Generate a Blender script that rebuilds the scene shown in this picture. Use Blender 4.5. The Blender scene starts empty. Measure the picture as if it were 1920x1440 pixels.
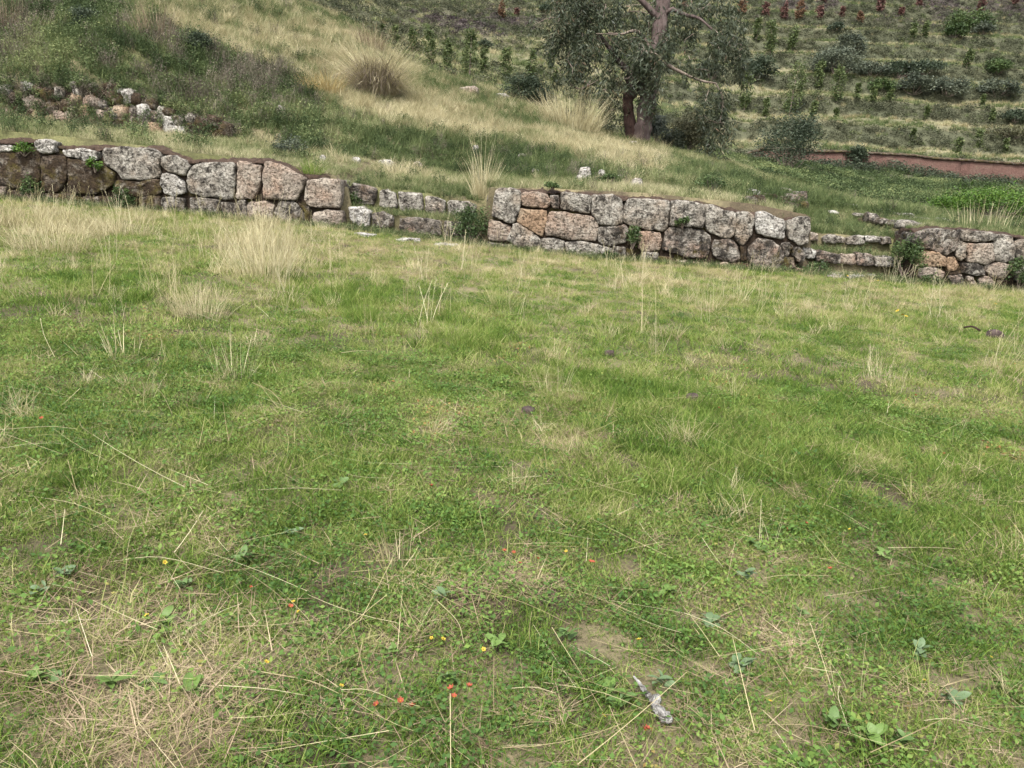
import bpy, math, random
import numpy as np
from mathutils import Vector, Matrix, noise as mnoise

R = math.radians
random.seed(7); rng = np.random.default_rng(7)
scene = bpy.context.scene
col = scene.collection

# ------------------------------------------------------------------ camera
F = 1478.0                       # focal length in photograph pixels (1920 wide)
CAM = np.array([0.0, 0.0, 1.6])
PITCH, ROLL = R(14.3), R(3.5)
fwd = np.array([0, math.cos(PITCH), -math.sin(PITCH)])
up0 = np.array([0, math.sin(PITCH), math.cos(PITCH)])
rt0 = np.array([1.0, 0, 0])
RT = math.cos(ROLL)*rt0 + math.sin(ROLL)*up0
UP = -math.sin(ROLL)*rt0 + math.cos(ROLL)*up0
cd = bpy.data.cameras.new('camera'); cam = bpy.data.objects.new('camera', cd); col.objects.link(cam)
cd.sensor_width = 36; cd.lens = 36*F/1920; cd.clip_start = 0.05; cd.clip_end = 2000
M = Matrix(((RT[0], UP[0], -fwd[0], CAM[0]), (RT[1], UP[1], -fwd[1], CAM[1]), (RT[2], UP[2], -fwd[2], CAM[2]), (0, 0, 0, 1)))
cam.matrix_world = M
scene.camera = cam

# ------------------------------------------------------------------ light: overcast
SUN_EL, SUN_AZ = R(58), R(200)     # azimuth measured clockwise from +Y; the sun is veiled, behind the viewer's left
world = bpy.data.worlds.new('World'); scene.world = world; world.use_nodes = True
wt = world.node_tree; wt.nodes.clear()
wo = wt.nodes.new('ShaderNodeOutputWorld'); wb = wt.nodes.new('ShaderNodeBackground')
sky = wt.nodes.new('ShaderNodeTexSky'); sky.sky_type = 'NISHITA'; sky.sun_disc = False
sky.sun_elevation = SUN_EL; sky.sun_rotation = SUN_AZ; sky.air_density = 1.0; sky.dust_density = 4.0; sky.ozone_density = 1.0
hs = wt.nodes.new('ShaderNodeHueSaturation'); hs.inputs['Saturation'].default_value = 0.25   # cloud veil
wt.links.new(sky.outputs[0], hs.inputs['Color']); wt.links.new(hs.outputs[0], wb.inputs[0])
wb.inputs[1].default_value = 0.125
wt.links.new(wb.outputs[0], wo.inputs[0])
sd = bpy.data.lights.new('sun', 'SUN'); sd.energy = 1.5; sd.angle = R(13); sd.color = (1, 0.96, 0.9)
sun = bpy.data.objects.new('sun', sd); col.objects.link(sun)
sdir = Vector((math.sin(SUN_AZ)*math.cos(SUN_EL), math.cos(SUN_AZ)*math.cos(SUN_EL), math.sin(SUN_EL)))
sun.rotation_euler = sdir.to_track_quat('Z', 'Y').to_euler(); sun.location = (0, 0, 60)
vs = scene.view_settings
vs.view_transform = 'Standard'; vs.look = 'None'; vs.gamma = 1; vs.use_curve_mapping = False
vs.exposure = 1.68
scene.cycles.max_bounces = 6; scene.cycles.transparent_max_bounces = 4

# ------------------------------------------------------------------ measuring helpers
def un(px, py, Y):
    """point of the place seen at photo pixel (px,py), at distance Y along the view"""
    d = fwd + (px-960)/F*RT + (720-py)/F*UP
    return CAM + d*(Y/d[1])
def proj(P):
    q = np.asarray(P, float) - CAM
    z = q @ fwd
    z = np.where(np.abs(z) < 1e-3, 1e-3, z)
    return 960 + F*(q @ RT)/z, 720 - F*(q @ UP)/z

# numpy value noise, several octaves
_perm = np.random.default_rng(3).random((256, 256))
def vnoise(x, y):
    xi = np.floor(x).astype(int); yi = np.floor(y).astype(int)
    fx = x-xi; fy = y-yi
    fx = fx*fx*(3-2*fx); fy = fy*fy*(3-2*fy)
    a = _perm[xi & 255, yi & 255]; b = _perm[(xi+1) & 255, yi & 255]
    c = _perm[xi & 255, (yi+1) & 255]; d = _perm[(xi+1) & 255, (yi+1) & 255]
    return (a*(1-fx)+b*fx)*(1-fy)+(c*(1-fx)+d*fx)*fy
def fbm(x, y, s=1.0, oct=4):
    v = 0; a = 0.5; t = 0
    x = np.asarray(x, float)/s; y = np.asarray(y, float)/s
    for i in range(oct):
        v = v + a*vnoise(x+17.3*i, y+5.1*i); t += a; a *= 0.5; x = x*2.03; y = y*2.03
    return v/t
def sstep(a, b, x):
    t = np.clip((x-a)/(b-a), 0, 1); return t*t*(3-2*t)

# ------------------------------------------------------------------ terrain heights
WALL_Y = 15.0
TH = 2.7
def line(rows):      # rows of (px, py, Y) -> arrays t, Y, Z
    P = np.array([un(*r) for r in rows]); t = P[:, 0]/P[:, 1]
    return t, P[:, 1], P[:, 2]
def lv(cols, pys, Ys):
    if np.isscalar(Ys): Ys = [Ys]*len(cols)
    return line(list(zip(cols, pys, Ys)))
LV = [
 lv([-400,-150,0,200,400,640,915,1100,1300,1510,1720,1920,2300],[345,360,372,387,405,427,462,482,497,512,531,546,575],14.95),
 lv([-400,-150,0,200,400,560,636,650,908,915,1000,1200,1400,1505,1520,1710,1717,1800,1920,2300],
    [225,232,244,264,290,313,330,350,383,353,352,361,381,402,441,453,430,428,442,480],15.7),
 lv([-400,-150,0,200,400,560,700,900,1000,1200,1400,1500,1600,1700,1800,1920,2300],
    [190,205,215,238,262,285,308,336,332,350,368,388,400,408,415,422,440],
    [19,19,19,19,19,18.8,18.8,18.5,18,18,18,18.5,20,21,22,22,22]),
 lv([-400,-150,0,200,300,400,470,560,700,900,1000,1200,1400,1500,1600,1700,1800,1920,2300],
    [140,150,157,160,188,222,262,280,303,331,328,346,364,385,398,406,413,420,438],
    [19.5,19.45,19.4,19.4,19.4,19.4,19.4,19.2,19.2,18.9,18.5,18.5,18.5,18.9,20.4,21.4,22.4,22.4,22.4]),
 lv([-400,0,200,400,560,700,900,1000,1200,1400,1500,1600,1700,1800,1920,2300],
    [55,72,78,148,205,240,277,288,318,350,372,391,401,409,414,432],
    [21.7,21.7,21.7,21.7,21.7,21.7,21.7,21.7,21.7,21.7,22.2,23.5,24,25,25,25]),
 lv([-400,0,200,350,450,560,700,850,1000,1100,1200,1330,1450,1600,1750,1920,2300],
    [-10,10,22,75,118,155,192,217,247,264,278,306,346,388,400,409,427],
    [24,24,24,24,24,24.5,25,25.5,26,27,27.8,28,28,28,28,28,28]),
 lv([-400,0,300,450,560,640,700,760,850,950,1100,1200,1330,1450,1600,1750,1920,2300],
    [-150,-120,-80,-35,5,38,78,117,152,190,237,264,299,336,380,394,403,420],
    [32,32,33,34,34,33,32,31.5,31,30.5,30,29.8,30,31,33,33,33,33]),
 lv([-400,0,560,640,700,760,850,950,1100,1200,1330,1450,1600,1750,1920,2300],
    [-140,-110,25,65,105,145,183,218,265,288,306,330,366,386,396,412],
    [40,40,40,38,38,37,36,36,36,36,37,38,38,38,38,38]),
 lv([-400,0,560,640,700,760,850,950,1100,1200,1330,1450,1600,1750,1920,2300],
    [-160,-130,15,50,85,120,158,185,230,255,285,315,342,356,366,380],
    [50,50,50,46,46,46,46,46,46,46,48,50,50,50,50,50]),
 lv([-400,0,560,640,700,760,850,950,1100,1200,1330,1375,1450,1515,1600,1750,1920,2300],
    [-210,-180,-20,10,40,75,110,135,175,205,265,300,304,306,310,318,330,352],60.6),
 lv([-400,0,560,700,950,1200,1600,1920,2300],[-330,-290,-100,-70,-30,-10,0,10,30],110),
 lv([-400,0,560,700,950,1200,1600,1920,2300],[-520,-480,-330,-300,-280,-270,-250,-230,-210],260),
]
GAPS = []
for (a, b, pa, pb) in ((648, 912, 392, 420), (1519, 1713, 468, 489)):
    A = un(a, pa, 15.2); B = un(b, pb, 15.2)
    GAPS.append((A[0], B[0], A[2]-0.02, B[2]-0.02))
def terrace_amount(x, y, z):
    """0..1: how strongly the far slope is stepped into terraces"""
    return sstep(52, 60, y)*(0.35+0.65*sstep(-0.02, 0.35, x/np.maximum(y, 1)))
def ground(x, y, detail=True):
    x = np.asarray(x, float); y = np.asarray(y, float)
    ys = np.maximum(y, 0.5); t = x/ys
    tw = np.clip(x/14.95, -2, 2)
    Y = []; Z = []
    for k, (lt, ly, lz) in enumerate(LV):
        tt = tw if k == 0 else t
        Y.append(np.interp(tt, lt, ly)); Z.append(np.interp(tt, lt, lz))
    z = np.empty_like(x)
    zn = -0.02*x
    f = np.clip(y/14.95, -0.3, 1)
    z = zn*(1-f)+Z[0]*f
    z = z + 0.0
    # step at the wall
    m = y > 14.95
    tst = np.interp(x/15.7, LV[1][0], LV[1][2])
    z = np.where(m, Z[0]+(tst-Z[0])*sstep(15.12, 15.3, y), z)
    for k in range(1, len(LV)-1):
        m = y >= Y[k]
        g = np.clip((y-Y[k])/(Y[k+1]-Y[k]), 0, 1)
        zz = (tst if k == 1 else Z[k])*(1-g)+Z[k+1]*g
        z = np.where(m, zz, z)
    z = np.where(y >= Y[-1], Z[-1]+(y-Y[-1])*0.35, z)
    for (xa, xb, za, zb) in GAPS:
        inn = (x > xa) & (x < xb)
        ztr = za+(zb-za)*(x-xa)/(xb-xa)
        z = np.where(inn & (y > 14.95) & (y <= 15.34), Z[0]+(ztr-Z[0])*sstep(15.27, 15.34, y), z)
        z = np.where(inn & (y > 15.34) & (y < 15.98), ztr+(tst-ztr)*sstep(15.88, 15.96, y), z)
    if detail:
        amp = np.where(y < 14.7, 0.05*np.clip((y+1)/3, 0.3, 1)*sstep(14.9, 13, y), 0)
        z = z + amp*(fbm(x, y, 1.3)-0.5)*2
        b = sstep(16.2, 19, y)
        z = z + b*(0.28*(fbm(x, y, 1.6)-0.5)+0.5*(fbm(x+50, y, 4.5)-0.5))*sstep(0, 1, 1)
        # far terraces
        w = terrace_amount(x, y, z)
        H = TH
        zc = (z + 2.4*(fbm(x, y, 34)-0.5) + 0.7*(fbm(x, y, 8)-0.5) + 0.3*(fbm(x, y, 2.2)-0.5) + 0.02*x)/H
        fr = zc-np.floor(zc)
        g = np.where(fr < 0.55, 0.28*fr/0.55, 0.28+0.72*(fr-0.55)/0.45)
        z = z + w*H*(g-fr)
        z = z + sstep(40, 60, y)*(1.2*(fbm(x, y, 9)-0.5)+0.5*(fbm(x, y, 2.5)-0.5))
    return z
def riser(x, y):
    """1 on the steep grown-over faces of the far terraces"""
    z = ground(x, y, False); z2 = z
    b = sstep(16.2, 19, y)
    z2 = z + b*(0.28*(fbm(x, y, 1.6)-0.5)+0.5*(fbm(x+50, y, 4.5)-0.5))
    zc = (z2 + 2.4*(fbm(x, y, 34)-0.5) + 0.7*(fbm(x, y, 8)-0.5) + 0.3*(fbm(x, y, 2.2)-0.5) + 0.02*x)/TH
    fr = zc-np.floor(zc)
    return fr
def hit(px, py, y0=2.0, y1=250.0, n=5000):
    """where the sight line through a photo pixel meets the ground"""
    Y = np.geomspace(y0, y1, n)
    d = fwd + (px-960)/F*RT + (720-py)/F*UP
    P = CAM + np.outer(Y/d[1], d)
    g = ground(P[:, 0], P[:, 1])
    b = np.nonzero(P[:, 2] <= g)[0]
    i = b[0] if len(b) else n-1
    p = P[i].copy(); p[2] = g[i]
    return p

# ------------------------------------------------------------------ object helpers
def tag(o, label=None, cat=None, group=None, kind=None):
    if label: o['label'] = label
    if cat: o['category'] = cat
    if group: o['group'] = group
    if kind: o['kind'] = kind
    return o
def empty(name, loc, label, cat, group=None):
    o = bpy.data.objects.new(name, None); col.objects.link(o); o.location = [float(v) for v in loc]
    o.empty_display_size = 0.1
    return tag(o, label, cat, group)
def mesh_data(name, V, Fc, mat, smooth=False, attr=None):
    me = bpy.data.meshes.new(name)
    V = np.asarray(V, float)
    me.from_pydata(V.tolist(), [], Fc if isinstance(Fc, list) else np.asarray(Fc).tolist())
    for k, a in (attr or {}).items():
        a = np.asarray(a, np.float32)
        if a.ndim == 2:
            at = me.attributes.new(k, 'FLOAT_COLOR', 'POINT'); at.data.foreach_set('color', np.c_[a, np.ones(len(a))].astype(np.float32).ravel() if a.shape[1] == 3 else a.ravel())
        else:
            at = me.attributes.new(k, 'FLOAT', 'POINT'); at.data.foreach_set('value', a)
    for m in (mat if isinstance(mat, (list, tuple)) else [mat]): me.materials.append(m)
    if smooth: me.polygons.foreach_set('use_smooth', np.ones(len(me.polygons), bool))
    me.update()
    return me
def mobj(name, V, Fc, mat, parent=None, smooth=False, attr=None, link=True):
    o = bpy.data.objects.new(name, mesh_data(name, V, Fc, mat, smooth, attr))
    if link: col.objects.link(o)
    if parent is not None:
        o.parent = parent; o.matrix_parent_inverse = Matrix.Translation(-parent.location)
    return o

# ------------------------------------------------------------------ materials
def newmat(name):
    m = bpy.data.materials.new(name); m.use_nodes = True
    nt = m.node_tree; nt.nodes.clear()
    out = nt.nodes.new('ShaderNodeOutputMaterial'); bs = nt.nodes.new('ShaderNodeBsdfPrincipled')
    nt.links.new(bs.outputs[0], out.inputs[0])
    bs.inputs['Roughness'].default_value = 0.9; bs.inputs['Specular IOR Level'].default_value = 0.2
    return m, nt, bs, out
def ramp(nt, stops, src=None):
    r = nt.nodes.new('ShaderNodeValToRGB'); e = r.color_ramp.elements
    while len(e) > 1: e.remove(e[-1])
    e[0].position = stops[0][0]; e[0].color = (*stops[0][1], 1)
    for p, c in stops[1:]:
        k = e.new(p); k.color = (*c, 1)
    if src is not None: nt.links.new(src, r.inputs[0])
    return r
def nnoise(nt, scale, detail=6, rough=0.6, vec=None, dist=0):
    n = nt.nodes.new('ShaderNodeTexNoise'); n.inputs['Scale'].default_value = scale
    n.inputs['Detail'].default_value = detail; n.inputs['Roughness'].default_value = rough; n.inputs['Distortion'].default_value = dist
    if vec is not None: nt.links.new(vec, n.inputs['Vector'])
    return n
def mixc(nt, fac, a, b, mode='MIX'):
    m = nt.nodes.new('ShaderNodeMix'); m.data_type = 'RGBA'; m.blend_type = mode
    for s, v in ((m.inputs[0], fac), (m.inputs[6], a), (m.inputs[7], b)):
        if hasattr(v, 'links'): nt.links.new(v, s)
        elif isinstance(v, (int, float)): s.default_value = v
        else: s.default_value = (*v, 1)
    return m.outputs[2]
def math_(nt, op, a, b=0.5):
    m = nt.nodes.new('ShaderNodeMath'); m.operation = op
    for s, v in ((m.inputs[0], a), (m.inputs[1], b)):
        if hasattr(v, 'links'): nt.links.new(v, s)
        else: s.default_value = v
    return m.outputs[0]
def foliage(name, stops, transl=0.3, inst=True, rough=0.65, spec=0.15):
    """leaf/blade material: colour by a per-leaf value 'v' and a per-clump value 'tint'"""
    m, nt, bs, out = newmat(name)
    a = nt.nodes.new('ShaderNodeAttribute'); a.attribute_name = 'v'
    f = a.outputs['Fac']
    if inst:
        b = nt.nodes.new('ShaderNodeAttribute'); b.attribute_name = 'tint'; b.attribute_type = 'INSTANCER'
        f = math_(nt, 'ADD', math_(nt, 'MULTIPLY', math_(nt, 'SUBTRACT', f, 0.5), 0.62), b.outputs['Fac'])
    r = ramp(nt, stops, f)
    nt.links.new(r.outputs[0], bs.inputs['Base Color'])
    bs.inputs['Roughness'].default_value = rough; bs.inputs['Specular IOR Level'].default_value = spec
    tr = nt.nodes.new('ShaderNodeBsdfTranslucent'); nt.links.new(r.outputs[0], tr.inputs[0])
    mx = nt.nodes.new('ShaderNodeMixShader'); mx.inputs[0].default_value = transl
    nt.links.new(bs.outputs[0], mx.inputs[1]); nt.links.new(tr.outputs[0], mx.inputs[2]); nt.links.new(mx.outputs[0], out.inputs[0])
    return m
def stone_mat(name, light, mid, dark, dark_amt, warm=None, warm_amt=0.0, moss=0.0, soil=0.0):
    m, nt, bs, out = newmat(name)
    g = nt.nodes.new('ShaderNodeNewGeometry'); P = g.outputs['Position']
    n1 = nnoise(nt, 3.2, 8, 0.62, P); n2 = nnoise(nt, 24, 5, 0.65, P, 0.6); n3 = nnoise(nt, 7.5, 9, 0.74, P, 0.5); n4 = nnoise(nt, 2.1, 5, 0.6, P)
    mp = nt.nodes.new('ShaderNodeMapping'); mp.inputs['Scale'].default_value = (1, 1, 2.6); nt.links.new(P, mp.inputs[0])
    n7 = nnoise(nt, 9, 6, 0.7, mp.outputs[0], 1.2)
    c = ramp(nt, [(0.36, mid), (0.6, light)], n1.outputs[0]).outputs[0]
    if warm:
        w = ramp(nt, [(0.62-warm_amt*0.35, (0, 0, 0)), (0.82-warm_amt*0.3, (1, 1, 1))], n4.outputs[0]).outputs[0]
        c = mixc(nt, w, c, warm)
    dk = ramp(nt, [(0.66-dark_amt*0.35, (0, 0, 0)), (0.76-dark_amt*0.3, (1, 1, 1))], n3.outputs[0]).outputs[0]
    c = mixc(nt, dk, c, dark)
    sp = ramp(nt, [(0.38, (0.16, 0.145, 0.13)), (0.47, (0.82, 0.81, 0.79)), (0.6, (1.15, 1.14, 1.12))], n2.outputs[0]).outputs[0]
    c = mixc(nt, 0.9, c, sp, 'MULTIPLY')
    s7 = ramp(nt, [(0.36, (0.26, 0.235, 0.21)), (0.46, (0.9, 0.89, 0.88)), (0.66, (1.22, 1.21, 1.2))], n7.outputs[0]).outputs[0]
    c = mixc(nt, 0.85, c, s7, 'MULTIPLY')
    if moss:
        n5 = nnoise(nt, 5, 6, 0.65, P)
        k = ramp(nt, [(0.66-moss*0.36, (0, 0, 0)), (0.78-moss*0.32, (1, 1, 1))], n5.outputs[0]).outputs[0]
        n6 = nnoise(nt, 2.7, 7, 0.7, P)
        mc = ramp(nt, [(0.35, (0.03, 0.02, 0.014)), (0.5, (0.055, 0.038, 0.022)), (0.62, (0.085, 0.07, 0.02)), (0.72, (0.10, 0.075, 0.05))], n6.outputs[0]).outputs[0]
        mc = mixc(nt, 0.7, mc, sp, 'MULTIPLY')
        c = mixc(nt, k, c, mc)
    nt.links.new(c, bs.inputs['Base Color'])
    bp = nt.nodes.new('ShaderNodeBump'); bp.inputs['Strength'].default_value = 1.0; bp.inputs['Distance'].default_value = 0.07
    h = math_(nt, 'ADD', math_(nt, 'ADD', math_(nt, 'MULTIPLY', n2.outputs[0], 0.45), math_(nt, 'MULTIPLY', n7.outputs[0], 0.7)), n3.outputs[0])
    nt.links.new(h, bp.inputs['Height']); nt.links.new(bp.outputs[0], bs.inputs['Normal'])
    bs.inputs['Roughness'].default_value = 0.95
    return m
LG, MG, DK = (0.42, 0.40, 0.355), (0.27, 0.245, 0.21), (0.05, 0.044, 0.038)
ST = {
 'g': stone_mat('stone_grey', LG, MG, DK, 0.52, (0.30, 0.235, 0.175), 0.35),
 'p': stone_mat('stone_pinkish', (0.39, 0.345, 0.29), (0.28, 0.23, 0.19), DK, 0.32, (0.33, 0.235, 0.175), 0.5),
 'd': stone_mat('stone_dark_lichen', (0.38, 0.36, 0.32), (0.21, 0.18, 0.15), DK, 0.64, (0.27, 0.175, 0.13), 0.35, moss=0.36),
 'w': stone_mat('stone_white_lichen', (0.54, 0.525, 0.49), (0.36, 0.335, 0.30), DK, 0.46, None, 0),
 'm': stone_mat('stone_mossy', (0.30, 0.275, 0.235), (0.17, 0.14, 0.11), (0.04, 0.032, 0.024), 0.6, (0.2, 0.12, 0.085), 0.35, moss=0.84),
 'o': stone_mat('stone_ochre', (0.40, 0.33, 0.245), (0.30, 0.235, 0.165), DK, 0.28, (0.34, 0.235, 0.155), 0.7),
}
def soil_mat(name, a, b, c2, moss=0.3):
    m, nt, bs, out = newmat(name)
    g = nt.nodes.new('ShaderNodeNewGeometry'); P = g.outputs['Position']
    n1 = nnoise(nt, 14, 8, 0.7, P); n2 = nnoise(nt, 2.5, 5, 0.6, P); n3 = nnoise(nt, 45, 4, 0.7, P)
    c = ramp(nt, [(0.35, a), (0.6, b)], n1.outputs[0]).outputs[0]
    k = ramp(nt, [(0.68-moss*0.3, (0, 0, 0)), (0.78-moss*0.3, (1, 1, 1))], n2.outputs[0]).outputs[0]
    c = mixc(nt, k, c, c2)
    nt.links.new(c, bs.inputs['Base Color'])
    bp = nt.nodes.new('ShaderNodeBump'); bp.inputs['Strength'].default_value = 1; bp.inputs['Distance'].default_value = 0.04
    nt.links.new(math_(nt, 'ADD', n1.outputs[0], n3.outputs[0]), bp.inputs['Height']); nt.links.new(bp.outputs[0], bs.inputs['Normal'])
    return m
M_core = soil_mat('joint_earth', (0.022, 0.015, 0.010), (0.05, 0.035, 0.024), (0.07, 0.062, 0.016), 0.35)
M_cap = soil_mat('red_brown_earth', (0.03, 0.019, 0.013), (0.085, 0.056, 0.04), (0.075, 0.062, 0.03), 0.3)

# ------------------------------------------------------------------ the ground, one sheet
def build_ground():
    Yr = np.concatenate([np.arange(-6, 14.6, 0.14), np.arange(14.6, 16.2, 0.05), np.arange(16.2, 36, 0.13), np.arange(36, 62, 0.25),
                         np.arange(62, 125, 0.28), np.geomspace(125, 420, 40)])
    u = np.concatenate([np.linspace(-2.2, -0.75, 60)[:-1], np.linspace(-0.75, 0.75, 330), np.linspace(0.75, 2.2, 60)[1:]])
    U, YY = np.meshgrid(u, Yr)
    X = U*(YY+8.5)*np.where(YY < 16, 0.92, 0.92)
    Z = ground(X, YY)
    V = np.c_[X.ravel(), YY.ravel(), Z.ravel()]
    n, m = len(Yr), len(u)
    i = np.arange(n*m).reshape(n, m)
    Fc = np.c_[i[:-1, :-1].ravel(), i[:-1, 1:].ravel(), i[1:, 1:].ravel(), i[1:, :-1].ravel()]
    x, y = V[:, 0], V[:, 1]
    px, py = proj(V)
    # what grows or lies on the ground: colour of the soil, thatch and far turf
    soil = np.array([0.085, 0.067, 0.043]); thatch = np.array([0.20, 0.17, 0.10]); turf = np.array([0.09, 0.115, 0.03])
    straw = np.array([0.26, 0.24, 0.145]); dark = np.array([0.07, 0.074, 0.044]); burnt = np.array([0.055, 0.042, 0.043]); olive = np.array([0.10, 0.122, 0.048])
    C = np.zeros((len(V), 3)); nz = fbm(x, y, 0.7); nb = fbm(x, y, 3.0)
    C[:] = soil
    C += (thatch-soil)*(0.9*sstep(0.36, 0.58, nz))[:, None]
    C += (turf-C)*(0.5*sstep(0.4, 0.6, nb))[:, None]
    far = sstep(30, 40, y)
    fr = riser(x, y); w = terrace_amount(x, y, 0)
    tn = fbm(x, y, 5)
    tread = olive*(1-sstep(.42, .6, tn))[:, None]+straw*sstep(.42, .6, tn)[:, None]
    edge = sstep(0.35, 0.55, fr)*(1-sstep(0.57, 0.64, fr))
    ris = sstep(0.56, 0.64, fr)*(1-sstep(0.97, 1.0, fr))
    Cf = tread*0.6
    Cf = Cf+(straw*0.85-Cf)*(edge*0.6*np.clip(w*1.2, 0, 1))[:, None]
    Cf = Cf+(dark-Cf)*(ris*np.clip(0.25+w, 0, 0.95))[:, None]
    bp = np.exp(-(((px-900)/130)**2+((py-40)/26)**2)**1.5)*sstep(.35, .55, fbm(x, y*.6, 3)+.12)
    bp = np.maximum(bp, sstep(60, 10, py)*sstep(1380, 1500, px)*.8*sstep(.38, .55, fbm(x, y, 4)))
    Cf = Cf+(burnt-Cf)*(np.clip(bp, 0, 1)*0.9)[:, None]
    hill_top = sstep(100, 0, py)*sstep(1250, 900, px)
    Cf = Cf+(dark*1.15-Cf)*(0.6*hill_top*sstep(.35, .6, fbm(x, y, 2)))[:, None]
    C = C*(1-far)[:, None]+Cf*far[:, None]
    mt, nt, bs, out = newmat('ground')
    a = nt.nodes.new('ShaderNodeAttribute'); a.attribute_name = 'soil'
    g = nt.nodes.new('ShaderNodeNewGeometry'); P = g.outputs['Position']
    n1 = nnoise(nt, 26, 8, 0.75, P); n2 = nnoise(nt, 2.2, 6, 0.7, P)
    r1 = ramp(nt, [(0.3, (0.5, 0.5, 0.5)), (0.55, (1, 1, 1)), (0.75, (1.5, 1.45, 1.35))], n1.outputs[0])
    r2 = ramp(nt, [(0.3, (0.7, 0.72, 0.7)), (0.7, (1.2, 1.18, 1.15))], n2.outputs[0])
    c = mixc(nt, 1, mixc(nt, 1, a.outputs['Color'], r1.outputs[0], 'MULTIPLY'), r2.outputs[0], 'MULTIPLY')
    nt.links.new(c, bs.inputs['Base Color'])
    bpn = nt.nodes.new('ShaderNodeBump'); bpn.inputs['Strength'].default_value = 0.8; bpn.inputs['Distance'].default_value = 0.03
    nt.links.new(n1.outputs[0], bpn.inputs['Height']); nt.links.new(bpn.outputs[0], bs.inputs['Normal'])
    o = mobj('ground', V, Fc, mt, smooth=True, attr={'soil': C})
    tag(o, 'grassy ground rising from the field to the terraced hillside', 'ground', kind='structure')
build_ground()

# ------------------------------------------------------------------ stones
def chaikin(P, it=2, q=0.22):
    P = np.asarray(P, float)
    for _ in range(it):
        N = np.roll(P, -1, 0); A = P*(1-q)+N*q; B = P*q+N*(1-q)
        P = np.empty((2*len(A), P.shape[1])); P[0::2] = A; P[1::2] = B
    return P
def resample(P, n):
    Q = np.vstack([P, P[:1]]); d = np.r_[0, np.cumsum(np.linalg.norm(np.diff(Q, axis=0), axis=1))]
    s = np.linspace(0, d[-1], n+1)[:-1]
    return np.c_[np.interp(s, d, Q[:, 0]), np.interp(s, d, Q[:, 1])]
def stone_verts(poly, depth, seed, bulge=1.0, n=44, rough=1.0, gap=-0.014, q=0.065):
    """a fitted stone: polygon (u,v) in metres; returns (u, v, w) with w = distance in front of the wall plane"""
    B = resample(chaikin(poly, 2, q), n)
    c = B.mean(0); size = np.abs(B-c).max()
    B = c+(B-c)*min(1.12, 1-gap/size)
    rings = [(0.96, -depth), (0.995, -0.10), (1.0, -0.035), (0.992, -0.006), (0.972, 0.008), (0.90, 0.017), (0.76, 0.023), (0.56, 0.027), (0.35, 0.030), (0.14, 0.031)]
    V = []
    for s, w in rings:
        V.append(np.c_[c+(B-c)*s, np.full(n, w*bulge if w > -0.2 else w)])
    V.append(np.array([[*c, 0.031*bulge], [*c, -depth]]))
    V = np.vstack(V)
    Fc = []
    for r in range(len(rings)-1):
        for k in range(n):
            a, b = r*n+k, r*n+(k+1) % n
            Fc.append((a, b, b+n, a+n))
    t = (len(rings)-1)*n; ce = len(rings)*n
    for k in range(n):
        Fc.append((t+k, t+(k+1) % n, ce)); Fc.append(((k+1) % n, k, ce+1))
    off = Vector((seed*3.7, seed*1.3, seed*2.1))
    D = np.zeros_like(V)
    for k, p in enumerate(V):
        if p[2] < -0.2: continue
        q_ = Vector(p)
        a = mnoise.noise_vector(q_*4.5+off); b = mnoise.noise_vector(q_*13+off); e = mnoise.noise_vector(q_*30+off)
        D[k] = np.array(a)*0.028*rough+np.array(b)*0.018*rough+np.array(e)*0.009*rough
    return V+D, Fc
_sid = [0]
def wall_stone(parent, pts, Y, mat='g', depth=0.4, name='stone', bulge=1.0, rough=1.0, n=44, shift=0.0, gap=-0.014):
    """pts: outline measured in photo pixels, fitted on the wall plane at distance Y"""
    _sid[0] += 1
    W = np.array([un(a, b, Y) for a, b in pts]); poly = W[:, [0, 2]]
    ar = 0.5*np.sum(poly[:, 0]*np.roll(poly[:, 1], -1)-np.roll(poly[:, 0], -1)*poly[:, 1])
    if ar < 0: poly = poly[::-1]
    V, Fc = stone_verts(poly, depth, _sid[0], bulge, n, rough, gap)
    out = random.uniform(-0.02, 0.025)+shift
    V = np.c_[V[:, 0], Y-V[:, 2]-out, V[:, 1]]
    return mobj(name, V, Fc, ST[mat], parent, True)
def crop(x0, y0, s): return lambda L: [(x0+a/s, y0+b/s) for a, b in L]
c1 = crop(0, 220, 4.0); c2 = crop(440, 260, 4.0); c3 = crop(900, 320, 5.647); c4 = crop(1200, 340, 5.647); c5 = crop(1480, 360, 4.3636)

def core_strip(name, parent, tops, Ya, Yb, drop, mat, down=1.6, jag=0.03):
    """earth body behind the stones; tops: (px,py) silhouette on plane Ya"""
    W = np.array([un(a, b, Ya) for a, b in tops]); xs = np.linspace(W[0, 0], W[-1, 0], max(8, int((W[-1, 0]-W[0, 0])/0.06)))
    zt = np.interp(xs, W[:, 0], W[:, 2])-drop
    zt = zt+jag*(fbm(xs, xs*0+3, 0.3)-0.5)*2
    zb = ground(xs, xs*0+14.9)-0.3
    V = []; rows = [(Ya, 0), (Ya-0.0, 0.33), (Ya, 0.66), (Ya+0.02, 0.93), (Ya+0.08, 1.0), (Yb-0.05, 1.0), (Yb, 0.9), (Yb, 0)]
    for (yy, f) in rows:
        nn = fbm(xs*1+yy, xs*0+f*5, 0.25)-0.5
        V.append(np.c_[xs, np.full(len(xs), yy)+(0.05*nn if yy < Ya+0.05 else 0), zb+(zt-zb)*f])
    V = np.vstack(V); k = len(xs); Fc = []
    for r in range(len(rows)-1):
        for j in range(k-1): a = r*k+j; Fc.append((a, a+1, a+k+1, a+k))
    Fc.append([r*k for r in range(len(rows))]); Fc.append([r*k+k-1 for r in range(len(rows))][::-1])
    return mobj(name, V, Fc, mat, parent, True)
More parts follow.
